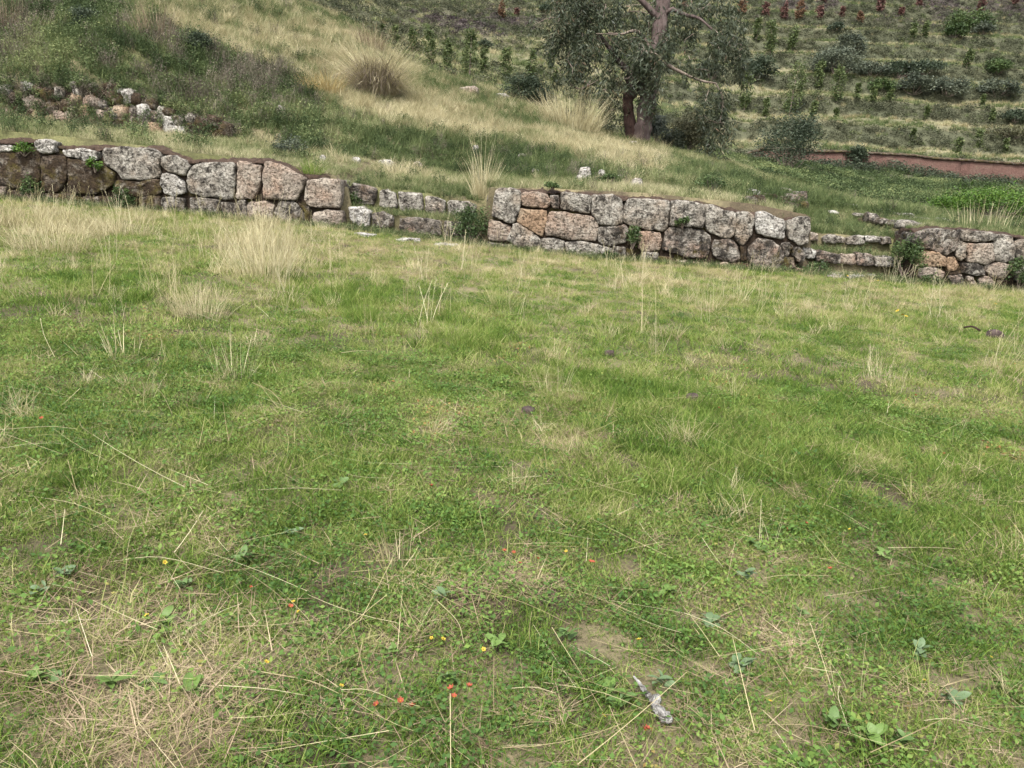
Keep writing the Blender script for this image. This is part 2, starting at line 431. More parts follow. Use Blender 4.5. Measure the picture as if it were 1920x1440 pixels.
def cap_strip(name, parent, tops, Y0, width, h, mat, tail=None):
    """weathered mud capping lying along the top of a wall"""
    W = np.array([un(a, b, Y0) for a, b in tops]); xs = np.linspace(W[0, 0], W[-1, 0], max(8, int((W[-1, 0]-W[0, 0])/0.05)))
    zt = np.interp(xs, W[:, 0], W[:, 2])
    prof = [(0.02, -0.16), (0.0, -0.04), (0.07, 0.35), (0.2, 0.8), (0.35, 1.0), (0.55, 0.95), (0.8, 0.6), (1.0, 0.0), (1.02, -1.2)]
    V = []
    for a, b in prof:
        nn = fbm(xs, xs*0+a*4, 0.35)-0.5; n2 = fbm(xs+9, xs*0+a*9, 0.09)-0.5
        V.append(np.c_[xs, Y0+a*width+0.10*nn, zt+h*b+(0.09*nn+0.09*n2)*(1 if b > -0.1 else 0.3)])
    V = np.vstack(V); k = len(xs); Fc = []
    for r in range(len(prof)-1):
        for j in range(k-1): a = r*k+j; Fc.append((a, a+1, a+k+1, a+k))
    Fc.append([r*k for r in range(len(prof))]); Fc.append([r*k+k-1 for r in range(len(prof))][::-1])
    return mobj(name, V, Fc, mat, parent, True)

# --- middle wall
p0 = un(1210, 490, 15.2)
wm = empty('stone_wall', (p0[0], p0[1], ground(p0[0], 14.9)), 'wall section of fitted polygonal grey stones standing between the two stairways', 'stone wall', 'sections of the terrace wall')
MID3 = [
 ('g', [(160,210),(220,185),(330,190),(425,225),(430,300),(410,420),(380,530),(330,545),(220,520),(120,480),(140,300)]),
 ('p', [(450,235),(560,230),(680,240),(730,290),(740,350),(700,400),(640,395),(450,365)]),
 ('d', [(750,270),(840,265),(842,340),(840,400),(770,390),(745,330)]),
 ('g', [(860,232),(1000,230),(1110,255),(1175,275),(1175,400),(1160,455),(1000,425),(860,405)]),
 ('g', [(1185,262),(1400,265),(1490,300),(1520,350),(1510,480),(1500,560),(1380,580),(1260,575),(1210,480),(1182,450)]),
 ('g', [(1530,390),(1570,310),(1700,300),(1900,310),(2004,318),(2009,443),(1984,583),(1934,633),(1760,620),(1600,580),(1530,540)]),
 ('o', [(430,400),(560,415),(700,430),(705,520),(680,620),(655,695),(600,680),(500,590),(390,545)]),
 ('p', [(735,435),(900,440),(960,455),(1080,465),(1200,480),(1245,570),(1235,680),(1220,750),(1050,735),(900,720),(700,680),(705,560)]),
 ('d', [(1260,595),(1400,585),(1550,575),(1565,650),(1540,770),(1400,790),(1280,780),(1250,740)]),
 ('p', [(1690,640),(1900,655),(1915,750),(1890,830),(1780,845),(1680,830),(1675,720)]),
 ('m', [(1578,600),(1675,625),(1660,780),(1570,795)]),
 ('p', [(90,530),(190,550),(320,590),(320,660),(280,735),(180,745),(90,730)]),
 ('g', [(350,560),(400,560),(560,660),(640,730),(640,840),(500,820),(360,790),(285,740),(330,640)]),
 ('d', [(90,752),(200,760),(330,785),(370,830),(200,840),(90,825)]),
 ('g', [(665,725),(780,720),(890,755),(885,850),(860,925),(750,910),(660,870)]),
 ('g', [(910,755),(1060,755),(1210,775),(1300,800),(1290,850),(1200,925),(1090,955),(980,935),(920,860)]),
 ('d', [(1310,805),(1390,830),(1390,920),(1290,930),(1300,850)]),
 ('d', [(1420,800),(1540,810),(1540,920),(1430,930),(1400,840)]),
 ('m', [(1555,820),(1625,850),(1655,930),(1550,960)]),
 ('g', [(1735,865),(1885,870),(1885,970),(1680,970)]),
]
MID4 = [
 ('g', [(335,210),(560,215),(680,245),(690,340),(670,490),(560,480),(460,475),(330,470),(330,330)]),
 ('g', [(700,250),(800,265),(900,305),(1020,330),(1015,440),(990,580),(930,605),(840,580),(740,530),(700,480)]),
 ('g', [(1035,325),(1140,325),(1200,370),(1210,440),(1180,570),(1110,665),(1070,665),(1010,600),(1022,450)]),
 ('w', [(1245,345),(1310,325),(1420,365),(1530,415),(1540,500),(1530,590),(1480,605),(1350,590),(1240,550),(1235,430)]),
 ('g', [(1560,430),(1680,395),(1800,385),(1795,530),(1790,650),(1700,670),(1580,600),(1557,520)]),
 ('d', [(270,530),(350,485),(500,495),(650,515),(730,570),(750,650),(740,740),(690,820),(560,810),(400,770),(250,730),(265,620)]),
 ('d', [(800,625),(950,620),(1030,670),(1060,770),(1050,830),(960,850),(850,840),(780,770),(775,690)]),
 ('d', [(1180,670),(1260,610),(1400,625),(1490,690),(1525,780),(1500,910),(1350,950),(1230,920),(1150,820),(1150,730)]),
 ('d', [(1505,660),(1560,650),(1615,700),(1575,790),(1545,785)]),
 ('d', [(1640,705),(1700,705),(1745,790),(1720,860),(1660,840),(1622,770)]),
 ('p', [(390,835),(490,845),(495,920),(380,920)]),
 ('p', [(515,850),(640,865),(750,885),(770,930),(560,935),(505,900)]),
 ('p', [(790,870),(930,865),(945,930),(850,950),(785,930)]),
 ('p', [(1630,915),(1730,930),(1745,1000),(1635,1005)]),
 ('m', [(205,790),(335,800),(345,890),(220,890)]),
 ('m', [(1070,690),(1130,700),(1140,830),(1075,830)]),
 ('m', [(960,870),(1080,860),(1140,880),(1200,940),(1000,950)]),
 ('m', [(1540,810),(1620,810),(1640,900),(1560,960),(1515,900)]),
]
for mt, L in MID3: wall_stone(wm, c3(L), WALL_Y, mt, 0.5)
for mt, L in MID4: wall_stone(wm, c4(L), WALL_Y, mt, 0.5)
wall_stone(wm, c3([(78,275),(130,240),(200,230),(180,430),(70,435)]), WALL_Y+0.32, 'd', 0.4)
wall_stone(wm, c3([(70,440),(200,430),(200,620),(75,620)]), WALL_Y+0.34, 'm', 0.4)
wall_stone(wm, c3([(75,630),(200,620),(200,800),(80,800)]), WALL_Y+0.36, 'm', 0.4)
MT = c3([(230,225),(330,195),(440,240),(700,250),(850,240),(1110,262),(1190,270),(1450,285),(1530,330),(1700,305)])+c4([(20,205),(320,212),(560,220),(690,255),(900,312),(1030,335),(1200,375),(1320,335),(1430,375),(1550,430),(1680,402),(1740,398)])
core_strip('earth_core', wm, MT, WALL_Y+0.075, 15.6, 0.05, M_core)
cap_strip('earth_cap', wm, c3([(230,212),(440,232),(860,240),(1180,268),(1500,300),(1600,312),(1900,318)])+c4([(330,215),(700,255),(1000,325),(1200,365),(1500,425),(1650,415)]), WALL_Y+0.10, 0.62, 0.06, M_cap)

# --- left wall
p0 = un(300, 400, 15.2)
wl = empty('stone_wall', (p0[0], p0[1], ground(p0[0], 14.9)), 'long wall section with dark mossy left end, its right end at the left stairway', 'stone wall', 'sections of the terrace wall')
LEFT1 = [
 ('g', [(770,230),(900,222),(1140,235),(1195,270),(1190,380),(1200,450),(1050,470),(920,460),(860,400),(780,350)]),
 ('g', [(1215,300),(1300,290),(1380,320),(1420,370),(1390,430),(1330,430),(1250,400),(1210,360)]),
 ('w', [(1230,430),(1290,425),(1370,480),(1390,560),(1320,590),(1230,570),(1210,490)]),
 ('g', [(1430,370),(1540,340),(1760,345),(1760,470),(1745,620),(1600,600),(1430,575),(1400,480),(1412,420)]),
 ('w', [(265,180),(320,160),(400,190),(412,255),(330,275),(270,235)]),
 ('w', [(470,245),(600,235),(735,260),(730,315),(640,325),(500,290)]),
 ('w', [(-60,210),(30,208),(110,222),(112,258),(0,255),(-60,250)]),
 ('m', [(-60,262),(110,265),(230,262),(300,285),(300,480),(200,540),(-60,500)]),
 ('m', [(310,290),(440,290),(500,300),(500,470),(420,560),(310,560)]),
 ('m', [(510,300),(640,335),(740,330),(765,360),(850,410),(860,500),(700,580),(520,560)]),
 ('p', [(-60,510),(45,515),(40,610),(-60,610)]),
 ('m', [(60,545),(200,555),(310,570),(300,680),(60,660)]),
 ('m', [(320,570),(520,575),(600,590),(600,700),(320,690)]),
 ('m', [(870,480),(1050,480),(1195,465),(1195,580),(1000,600),(860,590)]),
 ('m', [(610,595),(850,600),(860,700),(620,700)]),
 ('m', [(870,605),(1020,610),(1030,720),(870,710)]),
 ('m', [(1040,600),(1200,590),(1210,730),(1040,720)]),
 ('d', [(1215,600),(1380,605),(1385,740),(1220,740)]),
 ('d', [(1420,600),(1640,625),(1640,760),(1430,745)]),
 ('d', [(1660,635),(1750,640),(1850,620),(1855,760),(1680,765)]),
]
LEFT2 = [
 ('p', [(20,170),(100,180),(200,210),(190,300),(165,430),(100,450),(10,440),(10,300)]),
 ('p', [(220,175),(330,195),(450,250),(535,300),(510,360),(460,460),(330,460),(220,440),(215,300)]),
 ('p', [(550,310),(680,300),(795,310),(795,430),(785,520),(660,515),(540,500),(525,440)]),
 ('p', [(100,480),(240,465),(285,500),(275,620),(120,620),(95,540)]),
 ('d', [(340,480),(430,470),(510,540),(520,640),(430,670),(340,620),(300,560)]),
 ('p', [(600,560),(700,540),(800,545),(815,640),(740,700),(610,690),(590,600)]),
 ('m', [(480,480),(560,520),(585,620),(530,640),(520,545)]),
]
for mt, L in LEFT1: wall_stone(wl, c1(L), WALL_Y, mt, 0.5)
for mt, L in LEFT2: wall_stone(wl, c2(L), WALL_Y, mt, 0.5)
# the return of the wall beside the stairway
def side_stone(parent, X, ya, yb, za, zb, face, mat):
    _sid[0] += 1
    poly = np.array([(ya, za), (yb, za+0.02), (yb+0.02, zb), (ya+0.02, zb-0.01)])
    V, Fc = stone_verts(poly, 0.25, _sid[0], 1.0, 28)
    if face > 0: W = np.c_[X+V[:, 2], V[:, 0], V[:, 1]]
    else:
        W = np.c_[X-V[:, 2], V[:, 0], V[:, 1]]; Fc = [f[::-1] for f in Fc]
    return mobj('stone', W, Fc, ST[mat], parent, True)
xe = un(638, 360, 15)[0]; zg = float(ground(xe, 14.9)); zt = un(638, 337, 15)[2]
side_stone(wl, xe-0.03, 15.5, 16.0, zg+0.3, zt-0.02, 1, 'd'); side_stone(wl, xe-0.02, 15.45, 16.0, zg-0.1, zg+0.28, 1, 'm')
LT = [(-380, 248)]+c1([(-60,215),(110,225),(265,190),(400,195),(480,250),(740,265),(780,235),(1140,240),(1200,290),(1300,292),(1410,365),(1540,345)])+c2([(0,180),(200,210),(330,200),(540,308),(680,305),(785,315)])
core_strip('earth_core', wl, LT, WALL_Y+0.075, 15.75, 0.05, M_core)
cap_strip('earth_cap', wl, c1([(-1500,100),(-60,195),(250,185),(480,235),(760,240),(1200,262),(1420,345),(1760,345)])+c2([(210,180),(460,255),(560,300),(700,303)]), WALL_Y+0.10, 0.7, 0.09, M_cap)

# --- right wall
p0 = un(1810, 520, 15.2)
wr = empty('stone_wall', (p0[0], p0[1], ground(p0[0], 14.9)), 'wall section with rounded ochre stones at the right edge beyond the right stairway', 'stone wall', 'sections of the terrace wall')
RIGHT = [
 ('d', [(1010,345),(1100,312),(1280,305),(1385,320),(1390,400),(1360,480),(1290,520),(1180,480),(1045,470),(1005,420)]),
 ('g', [(1400,310),(1490,320),(1680,335),(1675,400),(1540,410),(1410,385)]),
 ('g', [(1700,345),(1830,365),(1850,430),(1845,560),(1740,575),(1682,560),(1682,420)]),
 ('g', [(1862,420),(1920,395),(2020,400),(2020,570),(1862,560)]),
 ('g', [(1400,400),(1445,412),(1440,530),(1400,555),(1358,520)]),
 ('p', [(1460,420),(1660,420),(1670,560),(1600,590),(1450,560)]),
 ('o', [(1045,505),(1120,482),(1230,500),(1282,550),(1280,610),(1150,612),(1040,595)]),
 ('o', [(1295,535),(1350,535),(1380,590),(1350,640),(1305,645),(1287,590)]),
 ('p', [(1055,630),(1130,612),(1230,630),(1285,670),(1230,735),(1110,745),(1060,690)]),
 ('d', [(1415,590),(1500,575),(1590,610),(1590,670),(1500,685),(1410,655)]),
 ('p', [(1620,600),(1720,582),(1840,600),(1800,660),(1770,712),(1650,695),(1602,640)]),
 ('d', [(1310,690),(1400,680),(1435,770),(1330,780)]),
 ('p', [(1550,705),(1640,695),(1695,740),(1660,780),(1560,775)]),
 ('p', [(1460,695),(1515,700),(1520,785),(1465,785)]),
 ('d', [(1860,580),(2020,580),(2020,740),(1850,730)]),
 ('m', [(1705,720),(1790,725),(1840,770),(1700,780)]),
 ('m', [(1300,650),(1390,600),(1405,670),(1310,685)]),
 ('g', [(2030,400),(2200,420),(2200,580),(2030,570)]), ('d', [(2030,590),(2200,600),(2200,790),(2030,760)]),
]
for mt, L in RIGHT: wall_stone(wr, c5(L), WALL_Y, mt, 0.5)
xe = un(1716, 480, 15)[0]; zg = float(ground(xe, 14.9)); zt = un(1712, 436, 15)[2]
for (ya, yb, a, b, mt) in ((15.0, 15.5, 0.72, 1.0, 'm'), (15.52, 16.0, 0.62, 0.98, 'd'), (15.0, 15.4, 0.36, 0.7, 'm'), (15.42, 16.0, 0.3, 0.6, 'm'), (15.0, 15.6, -0.1, 0.34, 'm')):
    side_stone(wr, xe+0.03, ya, yb, zg+(zt-zg)*a, zg+(zt-zg)*b, -1, mt)
RTp = c5([(1000,345),(1100,318),(1280,308),(1400,318),(1680,340),(1840,372),(1920,405),(2200,420)])+[(2290, 476)]
core_strip('earth_core', wr, RTp, WALL_Y+0.075, 15.75, 0.05, M_core)
cap_strip('earth_cap', wr, c5([(1020,325),(1280,312),(1480,325),(1690,345),(1850,375),(2020,405),(2200,412)])+[(2290, 472)], WALL_Y+0.10, 0.62, 0.06, M_cap)

# --- both outer sections run on beyond the picture
def run_on(parent, a0, a1, tp, bt, mats, seed):
    r = random.Random(seed); a = a0; sgn = 1 if a1 > a0 else -1
    while (a1-a)*sgn > 20:
        w = r.uniform(28, 52)*sgn; b = a+w; mid = r.uniform(.42, .62)
        t0, t1, b0, b1 = tp(a), tp(b), bt(a), bt(b); j = lambda: r.uniform(-3, 3)
        m0, m1 = t0+(b0-t0)*mid, t1+(b1-t1)*(mid+r.uniform(-.06, .06)); g = 1.0*sgn
        wall_stone(parent, [(a+g, t0+j()), ((a+b)/2, (t0+t1)/2-2+j()), (b-g, t1+j()), (b-g+j(), m1-1), ((a+b)/2, (m0+m1)/2-1), (a+g, m0-1)], WALL_Y, r.choice(mats), .5)
        wall_stone(parent, [(a+g, m0+1), ((a+b)/2, (m0+m1)/2+1), (b-g, m1+1), (b-g, b1+6), (a+g, b0+6)], WALL_Y, r.choice(mats), .5)
        a = b
run_on(wr, 1987, 2290, lambda a: 452+(a-1985)*.075, lambda a: 545+(a-1920)*.075, 'ggpdo', 3)
run_on(wl, -17, -380, lambda a: 270+(a)*.07, lambda a: 372+(a)*.075, 'mmdgw', 4)
# --- stairways
def stair(label, upper, lower, slabs, cr, c):
    p = un(c, 440, 15.4)
    e = empty('stone_steps', (p[0], p[1], ground(p[0], 14.9)), label, 'steps', 'stairways through the terrace wall')
    for mt, L in upper: wall_stone(e, cr(L), 15.82, mt, 0.4, 'riser_stone', bulge=1.2, gap=-.010)
    for mt, L in lower: wall_stone(e, cr(L), 15.2, mt, 0.4, 'riser_stone', bulge=1.2, gap=-.012)
    for L in slabs:
        _sid[0] += 1
        A = np.array([hit(*q) for q in cr(L)]); P2 = A[:, :2]
        ar = 0.5*np.sum(P2[:, 0]*np.roll(P2[:, 1], -1)-np.roll(P2[:, 0], -1)*P2[:, 1])
        if ar < 0: P2 = P2[::-1]
        V, Fc = stone_verts(P2, 0.12, _sid[0], 0.9, 28, 0.8)
        mobj('ground_slab', np.c_[V[:, 0], V[:, 1], V[:, 2]+A[:, 2].mean()+0.012], Fc, ST['w'], e, True)
    return e
stair('stone steps filling the wall gap left of the middle wall', [
 ('d', [(832,350),(900,330),(1060,375),(1060,430),(1040,500),(850,490)]),
 ('g', [(1088,392),(1140,380),(1208,410),(1215,510),(1170,530),(1085,510)]),
 ('g', [(1225,400),(1400,415),(1410,545),(1240,540)]),
 ('g', [(1430,440),(1520,440),(1580,470),(1572,570),(1480,575),(1430,540)]),
 ('g', [(1595,465),(1750,470),(1815,500),(1800,580),(1600,580)])],
 [('w', [(860,522),(940,505),(1020,550),(1012,650),(960,670),(870,610)]),
  ('d', [(1035,562),(1110,545),(1185,590),(1182,670),(1035,670)]),
  ('d', [(1240,592),(1350,588),(1550,625),(1545,730),(1300,720),(1240,680)]),
  ('d', [(1570,617),(1740,632),(1810,660),(1800,760),(1575,740)])],
 [[(880,705),(980,715),(1070,728),(1040,742),(950,736)], [(1195,752),(1300,748),(1390,764),(1390,780),(1215,772)], [(1475,782),(1560,784),(1670,805),(1670,820),(1500,806)]], c2, 770)
stair('low stone steps filling the wall gap right of the middle wall', [
 ('p', [(165,332),(235,340),(238,400),(165,400)]), ('g', [(280,368),(350,355),(455,372),(455,420),(285,420)]),
 ('g', [(478,368),(615,360),(618,425),(478,425)]), ('w', [(622,362),(740,367),(745,415),(628,415)]), ('d', [(755,372),(830,372),(835,425),(750,425)])],
 [('w', [(105,458),(180,455),(212,480),(205,545),(110,530)]), ('d', [(215,480),(310,492),(410,510),(418,580),(220,565)]),
  ('p', [(430,508),(535,514),(542,590),(430,590)]), ('d', [(552,500),(640,512),(690,530),(695,600),(555,600)]), ('g', [(708,530),(790,530),(875,546),(860,610),(712,610)])],
 [[(305,668),(380,670),(450,680),(445,712),(310,704)], [(462,680),(540,682),(612,690),(605,716),(470,716)], [(630,682),(712,693),(700,716),(640,712)],
  [(798,712),(870,718),(935,735),(920,745),(812,736)], [(948,726),(1040,732),(1064,752),(960,750)]], c5, 1605)

# ------------------------------------------------------------------ vegetation meshes
def ribbons(B, az, lean, L, W, curve, segs=2, taper=0.15, r=rng):
    """grass blades: base points B, heading az, lean from vertical, length, width, extra lean towards the tip"""
    n = len(B); V = np.empty((n, (segs+1)*2, 3))
    side = np.c_[-np.sin(az+0.0), np.cos(az), np.zeros(n)]
    tw = r.uniform(0, np.pi, n)
    side2 = np.c_[np.cos(tw), np.sin(tw), np.zeros(n)]
    side = 0.35*side+0.65*side2; side /= np.linalg.norm(side, axis=1)[:, None]+1e-9
    p = B.copy(); a = lean.copy()
    for k in range(segs+1):
        w = W*(1-(1-taper)*(k/segs)**1.3)*0.5
        V[:, 2*k] = p-side*w[:, None]; V[:, 2*k+1] = p+side*w[:, None]
        if k < segs:
            a = lean+curve*((k+0.5)/segs)
            d = np.c_[np.sin(a)*np.cos(az), np.sin(a)*np.sin(az), np.cos(a)]
            p = p+d*(L/segs)[:, None]
    base = (np.arange(n)*(segs+1)*2)[:, None]
    Fc = np.concatenate([base+np.array([[2*k, 2*k+1, 2*k+3, 2*k+2]]) for k in range(segs)])
    return V.reshape(-1, 3), Fc, (segs+1)*2
class Acc:
    def __init__(s): s.V = []; s.F = []; s.v = []; s.n = 0
    def add(s, V, Fc, val):
        s.V.append(V); s.F.append(np.asarray(Fc)+s.n); s.n += len(V)
        s.v.append(np.broadcast_to(val, (len(V),)) if np.ndim(val) == 0 else val)
    def blades(s, B, az, lean, L, W, curve, val, segs=2, taper=0.15):
        V, Fc, k = ribbons(B, az, lean, L, W, curve, segs, taper); s.add(V, Fc, np.repeat(val, k))
    def leaves(s, C, size, asp, val, droop=None, up=0.5):
        """small leaves: kite shaped quads around points C"""
        n = len(C)
        d = rng.normal(size=(n, 3)); d[:, 2] = d[:, 2]*0.5 + (0 if droop is None else -droop)
        d /= np.linalg.norm(d, axis=1)[:, None]
        nrm = rng.normal(size=(n, 3)); nrm[:, 2] += up*2
        w = np.cross(d, nrm); w /= np.linalg.norm(w, axis=1)[:, None]+1e-9
        size = np.broadcast_to(size, (n,))[:, None]
        V = np.stack([C, C+d*size*0.45-w*size*asp*0.5, C+d*size, C+d*size*0.45+w*size*asp*0.5], 1)
        s.add(V.reshape(-1, 3), np.arange(4*n).reshape(n, 4), np.repeat(val, 4))
    def tube(s, pts, rad, sides=6, val=0.5):
        pts = np.asarray(pts, float); rad = np.broadcast_to(rad, (len(pts),)); k = len(pts); V = []
        t = np.gradient(pts, axis=0); t /= np.linalg.norm(t, axis=1)[:, None]+1e-9
        for i in range(k):
            a = np.cross(t[i], [0.31, 0.9, 0.2]); a /= np.linalg.norm(a)+1e-9; b = np.cross(t[i], a)
            th = np.linspace(0, 2*np.pi, sides, endpoint=False)
            V.append(pts[i]+rad[i]*(np.cos(th)[:, None]*a+np.sin(th)[:, None]*b))
        Fc = [(i*sides+j, i*sides+(j+1) % sides, (i+1)*sides+(j+1) % sides, (i+1)*sides+j) for i in range(k-1) for j in range(sides)]
        s.add(np.vstack(V), Fc, val)
    def get(s): return np.vstack(s.V), np.vstack(s.F), np.concatenate(s.v)
    def obj(s, name, mat, parent=None, smooth=False, link=True, origin=None):
        V, Fc, v = s.get()
        if origin is not None: V = V-origin
        return mobj(name, V, Fc, mat, parent, smooth, {'v': v}, link)
U = rng.uniform
def disc(n, r):
    a = U(0, 2*np.pi, n); q = r*np.sqrt(U(0, 1, n)); return np.c_[q*np.cos(a), q*np.sin(a), np.full(n, -0.008)]
def clump(n, r, h, w, lean=(0.05, 0.6), curve=(0.2, 1.0), segs=2, vr=(0, 1), radial=False, sink=0.0):
    A = Acc(); B = disc(n, r); B[:, 2] -= sink
    az = np.arctan2(B[:, 1], B[:, 0])+U(-0.7, 0.7, n) if radial else U(0, 2*np.pi, n)
    A.blades(B, az, U(*lean, n), U(*h, n), U(*w, n), U(*curve, n), U(*vr, n), segs)
    return A
def leafy(n, r, h, size, asp=0.6, up=1.0):
    A = Acc(); C = disc(n, r); C[:, 2] = U(*h, n)
    A.leaves(C, U(*size, n), asp, U(0, 1, n), up=up); return A
def herb(ns, r, h, leaf, nl, lean=0.35):
    """upright branching weed: thin stems carrying small leaves"""
    A = Acc(); B = disc(ns, r); az = U(0, 2*np.pi, ns); ln = U(0.02, lean, ns); L = U(*h, ns)
    A.blades(B, az, ln, L, np.full(ns, leaf*0.25), np.full(ns, 0.25), U(0, 0.4, ns), 2, 0.5)
    k = np.repeat(np.arange(ns), nl); f = U(0.2, 1.05, len(k))
    d = np.c_[np.sin(ln)*np.cos(az), np.sin(ln)*np.sin(az), np.cos(ln)]
    C = B[k]+d[k]*(L[k]*f)[:, None]+rng.normal(size=(len(k), 3))*leaf*0.9
    A.leaves(C, U(0.6, 1.3, len(k))*leaf, 0.45, U(0, 1, len(k)), up=0.6); return A
def stalks(n, r, h, w, lean=0.3):
    """flowering grass stems with seed heads"""
    A = Acc(); B = disc(n, r); az = U(0, 2*np.pi, n); ln = U(0, lean, n); L = U(*h, n); cv = U(0, 0.35, n)
    A.blades(B, az, ln, L, np.full(n, w), cv, U(0.4, 1, n), 3, 0.6)
    for k in range(n):
        a = ln[k]+cv[k]*0.5; d = np.array([math.sin(a)*math.cos(az[k]), math.sin(a)*math.sin(az[k]), math.cos(a)])
        m = 9; t = np.linspace(0.72, 1.0, m); C = B[k]+np.outer(t*L[k], d)+rng.normal(size=(m, 3))*w*0.8
        A.leaves(C, np.full(m, L[k]*0.045), 0.22, U(0.0, .6, m), droop=-1.4)
    return A

# ------------------------------------------------------------------ scattering (for what nobody could count)
def scatter(name, sources, mats, P, scale, tint, rotz=None, tilt=0.12, label=None, cat=None):
    n = len(P)
    if n == 0: return
    me = bpy.data.meshes.new(name); me.vertices.add(n); me.vertices.foreach_set('co', np.asarray(P, np.float32).ravel())
    rot = np.c_[rng.normal(0, tilt, n), rng.normal(0, tilt, n), U(0, 2*np.pi, n) if rotz is None else rotz].astype(np.float32)
    at = me.attributes.new('rot', 'FLOAT_VECTOR', 'POINT'); at.data.foreach_set('vector', rot.ravel())
    sc = np.asarray(scale, np.float32)
    at = me.attributes.new('scl', 'FLOAT', 'POINT'); at.data.foreach_set('value', sc)
    at = me.attributes.new('tint', 'FLOAT', 'POINT'); at.data.foreach_set('value', np.asarray(tint, np.float32))
    at = me.attributes.new('pick', 'INT', 'POINT'); at.data.foreach_set('value', rng.integers(0, len(sources), n).astype(np.int32))
    o = bpy.data.objects.new(name, me); col.objects.link(o)
    ng = bpy.data.node_groups.new(name+'_scatter', 'GeometryNodeTree')
    ng.interface.new_socket('Geometry', in_out='INPUT', socket_type='NodeSocketGeometry')
    ng.interface.new_socket('Geometry', in_out='OUTPUT', socket_type='NodeSocketGeometry')
    N = ng.nodes; gi = N.new('NodeGroupInput'); go = N.new('NodeGroupOutput'); ip = N.new('GeometryNodeInstanceOnPoints'); jn = N.new('GeometryNodeJoinGeometry')
    for s in reversed(sources):
        oi = N.new('GeometryNodeObjectInfo'); oi.inputs['Object'].default_value = s
        gt = N.new('GeometryNodeGeometryToInstance'); ng.links.new(oi.outputs['Geometry'], gt.inputs[0]); ng.links.new(gt.outputs[0], jn.inputs[0])
    def na(t, nm):
        a = N.new('GeometryNodeInputNamedAttribute'); a.data_type = t; a.inputs['Name'].default_value = nm; return a.outputs[0]
    ng.links.new(gi.outputs[0], ip.inputs['Points']); ng.links.new(jn.outputs[0], ip.inputs['Instance'])
    ip.inputs['Pick Instance'].default_value = True
    ng.links.new(na('INT', 'pick'), ip.inputs['Instance Index'])
    rr = N.new('FunctionNodeEulerToRotation'); ng.links.new(na('FLOAT_VECTOR', 'rot'), rr.inputs[0]); ng.links.new(rr.outputs[0], ip.inputs['Rotation'])
    ng.links.new(na('FLOAT', 'scl'), ip.inputs['Scale']); ng.links.new(ip.outputs[0], go.inputs[0])
    md = o.modifiers.new('scatter', 'NODES'); md.node_group = ng
    tag(o, label, cat, kind='stuff')
    return o
def src(A, mat, k=None):
    return A.obj('clump', mat, link=False)

GREEN = [(0.0, (0.046, 0.092, 0.014)), (0.25, (0.100, 0.168, 0.024)), (0.5, (0.168, 0.230, 0.048)), (0.72, (0.25, 0.27, 0.09)), (1.0, (0.40, 0.355, 0.185))]
STRAW = [(0.0, (0.20, 0.165, 0.085)), (0.35, (0.36, 0.315, 0.175)), (0.7, (0.50, 0.445, 0.275)), (1.0, (0.62, 0.56, 0.38))]
M_turf = foliage('turf_grass', GREEN, 0.32)
M_straw = foliage('dry_grass', STRAW, 0.25)
M_thatch = foliage('dead_thatch', [(0, (0.10, 0.068, 0.042)), (0.5, (0.24, 0.18, 0.115)), (1, (0.40, 0.32, 0.21))], 0.1)
M_clover = foliage('low_herbs', [(0, (0.05, 0.10, 0.024)), (0.4, (0.10, 0.175, 0.038)), (0.75, (0.17, 0.24, 0.055)), (0.9, (0.25, 0.22, 0.07)), (1, (0.24, 0.12, 0.05))], 0.28)
M_herbg = foliage('bank_herbs', [(0, (0.030, 0.047, 0.018)), (0.5, (0.085, 0.118, 0.045)), (1, (0.20, 0.225, 0.095))], 0.25)
M_herbd = foliage('withered_herbs', [(0, (0.075, 0.063, 0.048)), (0.5, (0.16, 0.138, 0.105)), (1, (0.27, 0.235, 0.17))], 0.15)
M_mid = foliage('mid_grass', [(0, (0.058, 0.085, 0.030)), (0.4, (0.145, 0.178, 0.068)), (0.75, (0.30, 0.285, 0.155)), (1, (0.48, 0.435, 0.275))], 0.28)

def spread(xr, yr, dens, seed):
    r = np.random.default_rng(seed); n = int((xr[1]-xr[0])*(yr[1]-yr[0])*dens)
    x = r.uniform(*xr, n); y = r.uniform(*yr, n); return x, y
def put(x, y, dz=0.0): return np.c_[x, y, ground(x, y)+dz]
def blob(px, py, items):
    v = np.zeros_like(px)
    for (cx, cy, rx, ry, a) in items: v = np.maximum(v, a*np.exp(-(((px-cx)/rx)**2+((py-cy)/ry)**2)))
    return v

